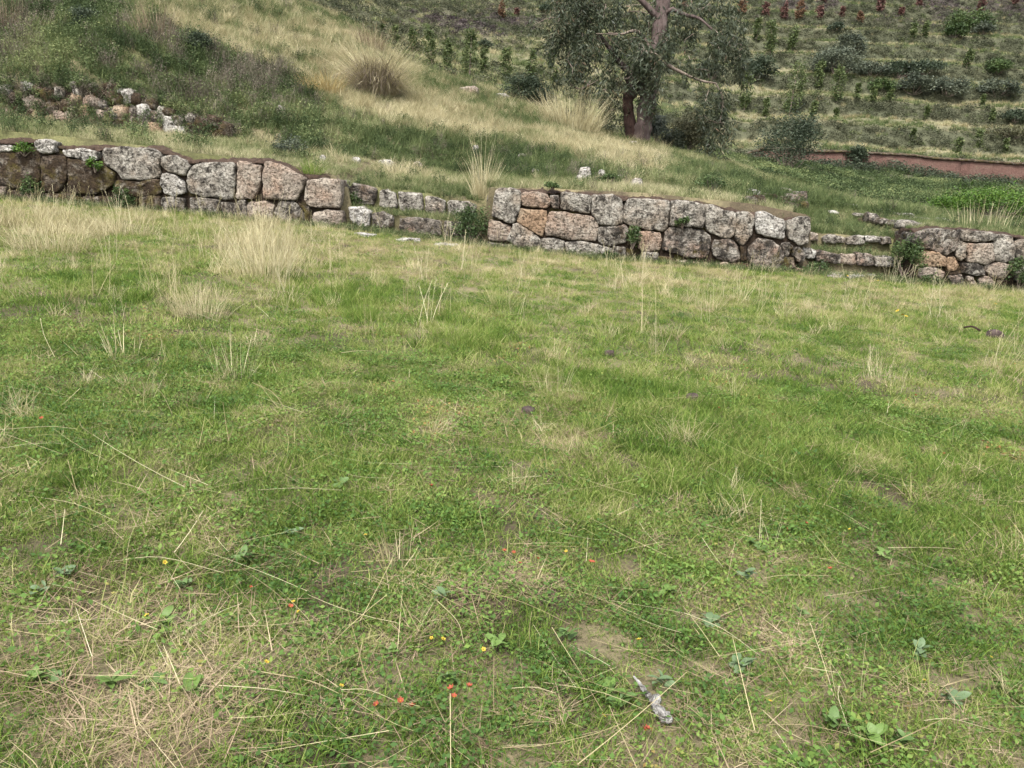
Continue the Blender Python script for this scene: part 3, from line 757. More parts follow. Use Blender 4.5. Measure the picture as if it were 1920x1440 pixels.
# ------------------------------------------------------------------ the field in front of the wall
def field():
    near = [src(clump(100, 0.095, (0.025, 0.075), (0.0025, 0.0055), (0.1, 1.2), (0.2, 1.3)), M_turf) for _ in range(5)]
    lush = [src(clump(95, 0.085, (0.045, 0.12), (0.0026, 0.0052), (0.05, 1.0), (0.3, 1.3)), M_turf) for _ in range(4)]
    farc = [src(clump(48, 0.11, (0.035, 0.085), (0.004, 0.008), (0.1, 0.9), (0.2, 1.2)), M_turf) for _ in range(4)]
    farl = [src(clump(60, 0.10, (0.06, 0.14), (0.004, 0.008), (0.05, 0.7), (0.2, 1.2)), M_turf) for _ in range(4)]
    clov = [src(leafy(60, 0.10, (0.006, 0.04), (0.008, 0.022), 0.62), M_clover) for _ in range(4)]
    that = [src(clump(45, 0.10, (0.05, 0.15), (0.0018, 0.0035), (1.2, 1.52), (0, 0.15), sink=-0.016), M_thatch) for _ in range(4)]
    dryt = [src(clump(42, 0.07, (0.07, 0.22), (0.002, 0.004), (0.05, 0.75), (0.1, 0.9)), M_straw) for _ in range(4)]
    dryf = [src(clump(40, 0.10, (0.10, 0.28), (0.003, 0.006), (0.05, 0.6), (0.1, 0.8), 3), M_straw) for _ in range(4)]
    stal = [src(stalks(7, 0.06, (0.16, 0.38), 0.0026), M_straw) for _ in range(5)]
    x, y = spread((-16, 16), (0.6, 14.88), 230, 11)
    m = np.abs(x) < 0.72*y+3.2; x, y = x[m], y[m]
    P = put(x, y); px, py = proj(P); r = np.random.default_rng(5)
    nz = fbm(x, y, 0.45); nb = fbm(x+30, y, 1.4); nc = fbm(x+70, y+9, 0.25)
    D = blob(px, py, [(60,430,260,50,.85), (480,470,150,90,.8), (330,560,130,60,.6), (1000,515,420,40,.42), (1280,560,200,50,.4), (200,760,300,150,.3), (1620,570,420,50,.4), (760,480,120,25,.45), (900,900,500,120,.15)])
    T = blob(px, py, [(120,1330,240,120,.75), (420,1390,300,100,.85), (960,1120,170,110,.8), (640,1290,150,120,.7), (180,1150,200,90,.5), (1300,1330,160,120,.5), (720,1430,300,60,.6), (800,480,220,40,.8), (1250,525,300,25,.6), (1000,820,170,50,.45), (1560,560,300,40,.35), (1500,1250,200,120,.25)])
    T = np.clip(T*1.2*sstep(.32, .55, nz)+0.25*sstep(.56, .70, nz), 0, 1)
    D = np.clip(D+0.35*(nb-0.5), 0, 1)
    LU = blob(px, py, [(150,550,120,45,1), (690,570,110,40,1), (860,625,120,45,1), (1180,725,170,50,.9), (1500,800,260,120,.8), (1350,860,200,90,.8), (620,720,140,50,.7), (700,960,240,60,.55), (60,640,120,40,.8), (1500,640,260,60,.4), (330,680,160,50,.6), (1800,1100,260,200,.6), (1100,950,260,70,.4)])
    LU = np.clip(LU+1.0*(nb-0.55), 0, 1)
    u = r.random(len(x)); nearm = y < 6.2
    keep = u < np.where(nearm, 0.98, 0.40)*(1-0.36*T)
    tint = np.clip(0.40+0.6*(nz-0.5)+0.36*D+0.2*T-0.12*LU+0.8*(nc-.5)+0.12*sstep(8, 14, y)+r.normal(0, .10, len(x)), 0.05, .95)
    lu = r.random(len(x)) < LU*0.75
    sz = r.uniform(0.75, 1.25, len(x))*(0.8+0.4*nb)
    for nm, ss, mm, lab in (('turf_grass', near, keep & nearm & ~lu, 'short green grass blades of the near field'), ('lush_grass', lush, keep & nearm & lu, 'longer bright green grass in patches of the near field'),
                            ('turf_grass', farc, keep & ~nearm & ~lu, 'short grass of the far field running up to the wall'), ('lush_grass', farl, keep & ~nearm & lu, 'longer green grass in patches of the far field')):
        scatter(nm, ss, None, P[mm], sz[mm], tint[mm], label=lab, cat='grass')
    v = r.random(len(x)); cl = v < np.where(nearm, 0.26, 0.06)*(0.35+1.3*sstep(.4, .62, 1-nb))*(1-.5*D)
    scatter('clover_leaves', clov, None, P[cl], sz[cl]*1.1, np.clip(0.3+1.3*(nz[cl]-.45), 0, 1), label='small round herb leaves between the grass blades', cat='herbs')
    v = r.random(len(x)); th = v < np.where(nearm, 0.8, 0.25)*(T+0.12)
    scatter('dead_thatch', that, None, P[th], sz[th], np.clip(.5+1.5*(nc[th]-.5), 0, 1), label='flattened brown dead grass on the soil', cat='dead grass')
    v = r.random(len(x)); dr = v < (0.012+0.26*D**1.5)*np.where(nearm, .3, .3)
    dn = dr & nearm; df = dr & ~nearm
    scatter('dry_grass', dryt, None, P[dn], sz[dn], np.clip(.4+nc[dn]-.5, 0, 1), label='scattered dry grass tufts in the near field', cat='dry grass')
    scatter('dry_grass', dryf, None, P[df], sz[df]*np.where(D[df] > .6, 1.15, .8), np.clip(.45+nc[df]-.5, 0, 1), label='pale dry grass standing before the wall', cat='dry grass')
    v = r.random(len(x)); stl = v < np.where(nearm, .0016, .0035)+0.02*D**2
    scatter('grass_stalks', stal, None, P[stl], np.where(y[stl] > 7, 1.35, .75)*sz[stl], r.uniform(.2, .9, stl.sum()), label='upright straw coloured grass stems with seed heads', cat='grass stems')
    # cut straws lying on the turf
    n = 3300
    A = Acc(); yy = 0.8+13.6*r.random(n)**1.35; xx = (r.random(n)*2-1)*(0.72*yy+1.0)
    nn = fbm(xx+11, yy, .9); kk = nn > .36; xx, yy = xx[kk], yy[kk]; n = len(xx)
    B = put(xx, yy, 0.0); B[:, 2] += r.uniform(0.015, 0.07, n)
    az = np.where(r.random(n) < .55, r.normal(2.75, .5, n), r.uniform(0, 2*np.pi, n))
    lean = r.normal(1.54, .07, n); L = r.gamma(3.2, .075, n)+.08
    A.blades(B, az, lean, np.minimum(L, .7), r.uniform(.0013, .0032, n)*np.where(yy > 7, 1.5, 1), r.normal(.04, .20, n), r.random(n), 4, .5)
    fine = foliage('lying_straw', [(0, (0.20, 0.15, 0.085)), (.4, (0.34, 0.285, 0.155)), (.8, (0.45, 0.40, 0.24)), (1, (0.55, 0.50, 0.35))], .12, False)
    o = A.obj('fallen_straw', fine); tag(o, 'cut dry straws lying criss-cross on the turf', 'straw', kind='stuff')
field()

# ------------------------------------------------------------------ terrace, bank and ridge behind the wall
def bank():
    r = np.random.default_rng(21)
    midg = [src(clump(50, 0.13, (0.08, 0.22), (0.005, 0.010), (0.05, 0.7), (0.2, 1.0)), M_mid) for _ in range(5)]
    tall = [src(clump(46, 0.13, (0.25, 0.55), (0.005, 0.009), (0.03, 0.55), (0.3, 1.1), 3), M_straw) for _ in range(5)]
    hg = [src(herb(15, 0.16, (0.12, 0.38), 0.047, 12), M_herbg) for _ in range(5)]
    hd = [src(herb(18, 0.15, (0.2, 0.5), 0.03, 9), M_herbd) for _ in range(4)]
    x, y = spread((-33, 34), (15.2, 39), 44, 31)
    m = np.abs(x) < 0.72*y+4
    for (a, b, _, _) in GAPS: pass
    x, y = x[m], y[m]; P = put(x, y); px, py = proj(P)
    onwall = (y < np.where(px < 220, 15.32, 15.5))
    for (a, b, _, _) in GAPS: onwall &= ~((x > a+.05) & (x < b-.05) & (y > 15.3))
    nz = fbm(x, y, .8); nb = fbm(x+40, y+7, 2.5); nc = fbm(x+3, y+77, .35)
    cc = np.array([0,200,350,450,560,700,850,1000,1100,1200,1330,1450,1600,1750,1920])
    edge = np.interp(px, cc, [0,12,66,110,150,190,217,250,268,282,312,352,392,402,410])     # lip of the bank in the photo
    rub_t = np.interp(px, [0,200,300,400,470,560], [157,160,188,222,262,280]); rub_b = np.interp(px, [0,200,400,560], [215,238,262,285])
    above = py < edge
    bankz = (~above) & (py < np.interp(px, [0,200,400,560,700,900,1200,1500,1920], [160,162,225,280,303,331,346,388,425]))
    terr = ~above & ~bankz
    inr = (px < 430) & (y > 18.85) & (y < 19.5)
    # paleness: straw grass on the lip, the ridge and the terrace strip
    pale = np.where(above, .50, 0)+np.where(terr, .58, 0)
    lip = np.exp(-((py-edge-14)/26.0)**2)*sstep(520, 640, px)*sstep(1420, 1150, px)
    pale = np.maximum(pale, .95*lip)
    pale = np.where(bankz & (px > 1050), np.maximum(pale, .25), pale)
    pale = np.clip(pale+1.5*(nb-.5)+.7*(nz-.5), 0, 1)*np.where(px > 1480, .55, 1)
    u = r.random(len(x))
    ok = ~onwall & ~inr
    herbp = np.where(bankz, np.interp(px, [0, 560, 700, 1250, 1500], [.62, .58, .42, .4, .15]), .05)*(1-lip)
    h = ok & (u < herbp*.8)
    darkz = blob(px, py, [(470,160,120,60,.9), (330,110,110,70,.6), (520,140,60,60,.8), (20,60,60,60,.8), (250,190,160,30,.6), (370,210,120,40,.6), (1130,310,90,35,.5), (1000,300,160,30,.35)])
    hd_m = h & (r.random(len(x)) < darkz*.72+.14*(nz > .55)); hg_m = h & ~hd_m
    tintg = np.clip(.34+1.6*(nz-.5)+1.0*(nb-.5)+.9*(nc-.5)+.25*blob(px, py, [(90,110,140,40,1), (1300,330,200,40,.8), (650,270,250,40,.4)]), 0, 1)
    s = r.uniform(.7, 1.3, len(x))
    scatter('bank_herbs', hg, None, P[hg_m], s[hg_m]*np.where(px[hg_m] < 600, 1.0, .68), tintg[hg_m], label='leafy green weeds covering the bank behind the wall', cat='weeds')
    scatter('withered_weeds', hd, None, P[hd_m], s[hd_m]*np.where(px[hd_m] < 600, 1.05, .7), np.clip(.42+1.8*(nc[hd_m]-.5), 0, 1), label='brown withered weed stems on the bank', cat='weeds')
    g = ok & ~h
    tl = g & (r.random(len(x)) < np.where(above | (lip > .25), .45*pale+.1, .06*pale)) & (y > 17.3)
    scatter('tall_dry_grass', tall, None, P[tl], s[tl]*np.where(above[tl], .8, .75)*np.where(px[tl] > 1250, .6, 1), np.clip(.42+1.2*(nc[tl]-.5)+.3*(nb[tl]-.5), 0, 1), label='tall pale dry grass along the ridge of the bank', cat='dry grass')
    g &= ~tl
    scatter('bank_grass', midg, None, P[g], s[g]*np.where(terr[g], .85, 1.35), np.clip(.08+.85*pale[g]+.6*(nc[g]-.5), 0, 1), label='medium grass on the terrace and the bank behind the wall', cat='grass')
    # valley floor and the far slope
    vl = [src(leafy(150, .40, (.02, .36), (.05, .11), .5, .4), M_herbg) for _ in range(4)]
    x, y = spread((-60, 75), (33, 64), 3.2, 41); m = np.abs(x) < .72*y+5; x, y = x[m], y[m]; P = put(x, y); px, py = proj(P)
    nz = fbm(x, y, 3); k = (px > 1330) & (r.random(len(x)) < .95) & (y < 61)
    scatter('valley_weeds', vl, None, P[k], r.uniform(.6, 1.25, k.sum())*np.where(px[k] < 1420, .7, 1), np.clip(.26+1.7*(nz[k]-.48)+r.normal(0, .17, k.sum()), 0, 1), label='low green weeds on the valley floor below the red wall', cat='weeds')
    ft = [src(clump(36, .32, (.22, .5), (.025, .05), (.05, .8), (.1, .9)), M_mid) for _ in range(4)]
    fs = [src(clump(34, .28, (.3, .6), (.02, .04), (.05, .6), (.2, .9)), M_straw) for _ in range(4)]
    fd = [src(leafy(60, .34, (.02, .42), (.07, .15), .55, .5), foliage('riser_scrub', [(0, (0.030, 0.036, 0.020)), (.5, (0.068, 0.074, 0.042)), (1, (0.13, 0.128, 0.078))], .15)) for _ in range(4)]
    fb = [src(leafy(50, .35, (.02, .25), (.08, .16), .5, .4), foliage('burnt_scrub', [(0, (0.03, 0.022, 0.025)), (.5, (0.065, 0.05, 0.052)), (1, (0.12, 0.095, 0.085))], .1)) for _ in range(3)]
    x, y = spread((-95, 100), (38, 125), 8.0, 51); m = (np.abs(x) < .70*y+5); x, y = x[m], y[m]; P = put(x, y); px, py = proj(P)
    fr = riser(x, y); w = terrace_amount(x, y, 0); nz = fbm(x, y, 4); nb = fbm(x+9, y, 10); n3 = fbm(x, y+50, 1.5)
    k = (py > -40) & (py < 360) & ~((px > 1330) & (y < 61)); u = r.random(len(x))
    ris = (fr > .54) & (fr < .99)
    k &= ris | (r.random(len(x)) < .6)
    edgem = (fr > .3) & (fr <= .57)
    bp = np.exp(-(((px-900)/130)**2+((py-40)/26)**2)**1.5); bp = np.maximum(bp, sstep(60, 10, py)*sstep(1380, 1500, px)*.75)
    b_ = k & (u < bp*.8*sstep(.36, .5, nz)); k &= ~b_
    dk = k & ((ris & (r.random(len(x)) < .15+.7*w)) | (r.random(len(x)) < .55*sstep(120, 20, py)*sstep(1300, 800, px)) | (r.random(len(x)) < .28*sstep(.56, .70, nb))); k &= ~dk
    s_ = k & (r.random(len(x)) < np.where(edgem, .42*w+.08, .08)); k &= ~s_
    sz = r.uniform(.6, 1.25, len(x))
    scatter('far_scrub', fd, None, P[dk], sz[dk]*.95, np.clip(.42+1.3*(n3[dk]-.5)+r.normal(0, .15, dk.sum()), 0, 1), label='grey green scrub on the faces of the far terraces', cat='scrub')
    scatter('far_dry_grass', fs, None, P[s_], sz[s_]*.7, np.clip(.22+n3[s_]-.5, 0, 1), label='pale dry grass along the edges of the far terraces', cat='dry grass')
    scatter('far_grass', ft, None, P[k], sz[k]*.75, np.clip(.28+1.1*(nz[k]-.5)+.22*edgem[k]+r.normal(0, .16, k.sum()), 0, 1), label='olive green grass on the far hillside', cat='grass')
    scatter('burnt_scrub', fb, None, P[b_], sz[b_], np.clip(n3[b_], 0, 1), label='dark purplish scrub high on the far hillside', cat='scrub')
bank()

# ------------------------------------------------------------------ rubble walls and loose stones
def boulder(center, rx, ry, rz, seed, n=14, m=9, rough=1.0, ang=0.0):
    V = []; Fc = []
    for i in range(m+1):
        th = math.pi*i/m
        for j in range(n):
            ph = 2*math.pi*j/n
            d = Vector((math.sin(th)*math.cos(ph), math.sin(th)*math.sin(ph), math.cos(th)))
            q = d*1.3+Vector((seed*1.7, seed*.6, seed*2.9))
            k = 1+0.26*rough*mnoise.noise(q)+0.12*rough*mnoise.noise(q*2.7)+.05*rough*mnoise.noise(q*7)
            s = [math.copysign(abs(c)**0.75, c) for c in d]          # squarish
            x_, y_ = s[0]*rx*k, s[1]*ry*k
            V.append((center[0]+x_*math.cos(ang)-y_*math.sin(ang), center[1]+x_*math.sin(ang)+y_*math.cos(ang), center[2]+s[2]*rz*k))
    for i in range(m):
        for j in range(n):
            Fc.append((i*n+j, i*n+(j+1) % n, (i+1)*n+(j+1) % n, (i+1)*n+j))
    return V, Fc
def rock(name, parent, c, rx, ry, rz, mat, ang=None, rough=1.0):
    _sid[0] += 1
    V, Fc = boulder(c, rx, ry, rz, _sid[0], rough=rough, ang=random.uniform(-.4, .4) if ang is None else ang)
    return mobj(name, V, Fc, ST[mat], parent, True)
def rubble():
    p = un(220, 235, 19)
    e = empty('rubble_wall', (p[0], p[1], ground(p[0], 18.9)), 'low overgrown wall of rough rubble stones on the bank at the left', 'stone wall')
    L = [(50,510,28,28,'w'),(170,490,38,28,'w'),(180,585,28,38,'p'),(230,590,28,28,'p'),(175,640,30,24,'p'),(350,525,24,30,'g'),(435,490,22,22,'d'),(455,525,24,22,'d'),(440,560,32,26,'o'),
         (535,580,48,34,'p'),(525,485,20,16,'g'),(500,635,34,38,'o'),(580,650,26,26,'p'),(620,635,24,24,'d'),(655,655,24,20,'d'),(690,635,42,32,'o'),(765,630,22,30,'d'),(718,545,48,38,'w'),
         (830,640,44,46,'w'),(875,660,26,34,'d'),(915,650,24,38,'g'),(820,700,30,28,'d'),(880,725,48,32,'o'),(965,715,40,50,'w'),(1005,690,34,38,'d'),(1020,745,46,32,'w'),(1080,670,26,26,'g'),
         (350,660,34,26,'p'),(410,660,32,24,'p'),(600,590,24,24,'d'),(40,640,34,24,'p'),(100,560,34,30,'m'),(280,540,40,40,'m'),(300,620,40,34,'m'),(120,620,30,26,'m'),(390,600,34,34,'m'),
         (650,560,50,34,'m'),(640,500,40,26,'m'),(780,560,34,30,'m'),(760,690,34,30,'m'),(680,700,40,26,'m'),(1080,730,34,34,'m'),(1140,710,40,40,'m'),(1210,700,38,44,'m'),(1200,760,40,30,'m'),
         (1280,740,34,40,'m'),(-30,560,40,40,'m'),(-30,640,40,30,'d'),(230,510,34,30,'m'),(580,530,34,26,'m'),(870,590,34,26,'m'),(960,640,34,26,'m'),(-100,600,50,50,'d'),(-180,580,50,50,'m')]
    for (a, b, rx, ry, mt) in L:
        Y = 19.15+.25*(1-(b-480)/300)
        c = un(a/3, b/3, Y); s = Y/F/3
        rock('stone', e, c, rx*s*1.2, .2, ry*s*1.2, mt)
    xs = [un(a, b, 19.3) for a, b in ((-70,170),(0,172),(100,170),(200,178),(300,205),(360,225),(430,240))]
    W = np.array(xs); X = np.linspace(W[0, 0], W[-1, 0], 70); zt = np.interp(X, W[:, 0], W[:, 2])
    V = []; rows = [(19.25, -1.2), (19.25, -.5), (19.27, -.1), (19.4, .05), (19.8, .0), (19.9, -.8)]
    for yy, dz in rows: V.append(np.c_[X, yy+.15*(fbm(X, X*0+dz, .3)-.5), zt+dz+.15*(fbm(X+5, X*0+dz, .3)-.5)])
    k = len(X); Fc = [(r_*k+j, r_*k+j+1, (r_+1)*k+j+1, (r_+1)*k+j) for r_ in range(len(rows)-1) for j in range(k-1)]
    mobj('earth_core', np.vstack(V), Fc, M_core, e, True)
    # ruined footings at the right, behind the middle wall and the right steps
    def ruin(label, items, Y0, cpx, cpy):
        pp = un(cpx, cpy, Y0); ee = empty('ruined_footing', (pp[0], pp[1], ground(pp[0], pp[1])), label, 'ruined wall', 'ruined wall footings behind the terrace wall')
        for (a, b, rx, ry, mt) in items:
            g = hit(a, b+ry, 15.9); s = g[1]/F
            rock('stone', ee, (g[0], g[1]+.1, g[2]+ry*s*.5), rx*s*1.1, .24, ry*s*1.0, mt)
    ruin('ruined footing of dark stones under the slope right of the middle wall', [(1412,360,12,10,'w'),(1420,375,10,12,'m'),(1470,357,12,9,'g'),(1485,370,14,12,'d'),(1500,366,10,14,'d'),(1462,372,10,10,'m'),(1505,382,12,10,'m'),(1440,368,14,10,'m'),(1408,380,8,9,'d'),(1478,384,16,8,'m')], 18.5, 1460, 380)
    ruin('low ruined footing with flat pale stones above the right steps', [(1597,385,13,5,'w'),(1563,397,8,4,'w'),(1612,402,10,4,'g'),(1636,405,9,10,'d'),(1660,393,15,4,'w'),(1695,401,18,4,'w'),(1725,410,16,5,'g'),(1770,413,13,7,'w'),(1705,420,22,9,'g'),(1680,416,14,6,'d'),(1655,412,9,7,'d'),(1740,420,10,4,'w'),(1620,412,9,6,'m')], 20, 1660, 415)
    # loose stones one by one
    LS = [(527,208,7,6,'w','white loose stone under the withered weeds of the bank'), (668,302,7,4,'w','pale loose stone on the terrace grass above the left end of the left steps'), (725,307,12,4,'w','flat pale stone on the terrace above the left steps'),
          (783,311,7,6,'g','grey loose stone on the terrace right of the flat pale stone'), (892,281,5,5,'w','small white stone on the bank above the tall straw tuft'), (980,296,8,4,'g','small grey stone low on the green bank'),
          (1003,326,7,5,'w','pale stone behind the left end of the middle wall'), (1096,325,11,9,'w','largest white stone in the heap behind the middle wall'), (1127,328,7,6,'w','white stone right of the largest one in the heap behind the middle wall'),
          (1085,337,6,5,'w','small white stone low in the heap behind the middle wall'), (1160,336,8,4,'w','flat white stone right of the heap behind the middle wall'), (1193,346,11,8,'g','grey block with pale face behind the big stone of the middle wall'),
          (1186,271,10,4,'w','white stone at the foot of the eucalyptus'), (941,182,12,4,'w','pale stone on the ridge path beside the dark round shrub'), (880,170,16,5,'p','pinkish flat stone on the ridge among dry grass'),
          (605,298,5,4,'w','small white stone above the bright green tuft on the left wall')]
    for (a, b, rx, ry, mt, lb) in LS:
        g = hit(a, b+ry, 15.9); s = g[1]/F
        _sid[0] += 1
        V, Fc = boulder((0, 0, ry*s*.5+.02), rx*s*1.1, rx*s*.9, ry*s*1.4+.02, _sid[0])
        o = mobj('loose_stone', V, Fc, ST[mt], None, True); o.location = g
        tag(o, lb, 'stone', 'loose stones on the bank')
rubble()

# ------------------------------------------------------------------ red adobe wall in the valley
def adobe():
    m, nt, bs, out = newmat('red_adobe')
    g = nt.nodes.new('ShaderNodeNewGeometry'); P = g.outputs['Position']
    n1 = nnoise(nt, 1.4, 10, .75, P, 1.0); n2 = nnoise(nt, 7, 6, .75, P, .8)
    c = ramp(nt, [(.35, (.07, .042, .034)), (.46, (.13, .072, .058)), (.58, (.14, .085, .068)), (.70, (.15, .11, .08))], n1.outputs[0]).outputs[0]
    c = mixc(nt, .6, c, ramp(nt, [(.3, (.7, .7, .7)), (.7, (1.25, 1.25, 1.25))], n2.outputs[0]).outputs[0], 'MULTIPLY')
    nt.links.new(c, bs.inputs['Base Color'])
    bp = nt.nodes.new('ShaderNodeBump'); bp.inputs['Distance'].default_value = .08; nt.links.new(n2.outputs[0], bp.inputs['Height']); nt.links.new(bp.outputs[0], bs.inputs['Normal'])
    top = [(1375,297),(1405,288),(1430,280),(1470,281),(1515,285),(1580,286),(1640,289),(1700,292),(1745,298),(1800,301),(1860,305),(1920,309),(2000,314),(2150,322)]
    Ys = [60, 60.3, 61, 61, 61, 61, 61, 61, 61, 61, 61, 61, 61, 61]
    W = np.array([un(a, b, Y) for (a, b), Y in zip(top, Ys)])
    e = empty('adobe_wall', (W[7, 0], 61, ground(W[7, 0], 61)), 'long low red adobe wall with ragged stone coping in the valley', 'adobe wall')
    cuts = [0, 2, 4, 5, 6, 7, 8, 9, 10, 11, 13]
    for k in range(len(cuts)-1):
        i0, i1 = cuts[k], cuts[k+1]
        X = np.linspace(W[i0, 0]+.012, W[i1, 0]-.012, 24); Yc = np.interp(X, W[:, 0], W[:, 1])
        zt = np.interp(X, W[:, 0], W[:, 2])+.06*(fbm(X, X*0+1, .8)-.5)+(.0, -.08, .04, -.03, .05, 0, -.05, .03, 0, -.04)[k]
        zb = zt-1.45
        V = []; rows = [(-.25, 0), (-.27, .5), (-.24, 1), (.24, 1), (.25, 0)]
        for dy, f in rows: V.append(np.c_[X, Yc+dy+.05*(fbm(X, X*0+f*3+dy, .5)-.5), zb+(zt-zb)*f])
        kx = len(X); Fc = [(r_*kx+j, r_*kx+j+1, (r_+1)*kx+j+1, (r_+1)*kx+j) for r_ in range(len(rows)-1) for j in range(kx-1)]
        Fc.append([r_*kx for r_ in range(5)][::-1]); Fc.append([r_*kx+kx-1 for r_ in range(5)])
        pn = mobj('wall_panel', np.vstack(V), Fc, m, e, False)
        X2 = np.linspace(W[i0, 0], W[i1, 0], 30); Y2 = np.interp(X2, W[:, 0], W[:, 1]); z2 = np.interp(X2, W[:, 0], W[:, 2])+.07*(fbm(X2, X2*0+7, .6)-.5)
        V = []
        for dy, dz in ((-.36, -.03), (-.37, .07), (-.1, .16), (.2, .14), (.36, .06), (.36, -.03)): V.append(np.c_[X2, Y2+dy+.12*(fbm(X2, X2*0+dz*9, .5)-.5), z2+dz+.08*(fbm(X2+4, X2*0+dy, .4)-.5)])
        kx = len(X2); Fc = [(r_*kx+j, r_*kx+j+1, ((r_+1) % 6)*kx+j+1, ((r_+1) % 6)*kx+j) for r_ in range(6) for j in range(kx-1)]
        mobj('coping', np.vstack(V), Fc, ST['m'], e, True)
adobe()

# ------------------------------------------------------------------ trees, saplings and shrubs
def bark(name, a, b, c3_):
    m, nt, bs, out = newmat(name)
    g = nt.nodes.new('ShaderNodeNewGeometry'); mp = nt.nodes.new('ShaderNodeMapping'); mp.inputs['Scale'].default_value = (1, 1, .25); nt.links.new(g.outputs['Position'], mp.inputs[0])
    n1 = nnoise(nt, 5, 8, .7, mp.outputs[0]); n2 = nnoise(nt, 22, 5, .7, mp.outputs[0])
    c = ramp(nt, [(.3, a), (.5, b), (.68, c3_)], n1.outputs[0]).outputs[0]
    nt.links.new(c, bs.inputs['Base Color'])
    bp = nt.nodes.new('ShaderNodeBump'); bp.inputs['Distance'].default_value = .04; nt.links.new(n2.outputs[0], bp.inputs['Height']); nt.links.new(bp.outputs[0], bs.inputs['Normal'])
    return m
M_bark = bark('eucalyptus_bark', (.035, .025, .022), (.085, .062, .056), (.15, .12, .11))
M_barkd = bark('dark_red_bark', (.018, .010, .008), (.036, .02, .016), (.07, .043, .034))
M_twig = bark('twig_bark', (.10, .075, .06), (.20, .16, .13), (.30, .25, .21))
M_euc = foliage('eucalyptus_leaves', [(0, (.022, .031, .017)), (.4, (.045, .058, .031)), (.7, (.08, .087, .048)), (.85, (.14, .128, .075)), (1, (.17, .11, .072))], .22, False, .5, .3)
def smooth_path(P, n=6):
    P = np.asarray(P, float); t = np.arange(len(P)); tt = np.linspace(0, len(P)-1, (len(P)-1)*n+1)
    Q = np.vstack([2*P[0]-P[1], P, 2*P[-1]-P[-2]]); out = []
    for u_ in tt:
        i = min(int(u_), len(P)-2); f = u_-i; a, b, c, d = Q[i:i+4]
        out.append(.5*((2*b)+(-a+c)*f+(2*a-5*b+4*c-d)*f*f+(-a+3*b-3*c+d)*f**3))
    return np.array(out)
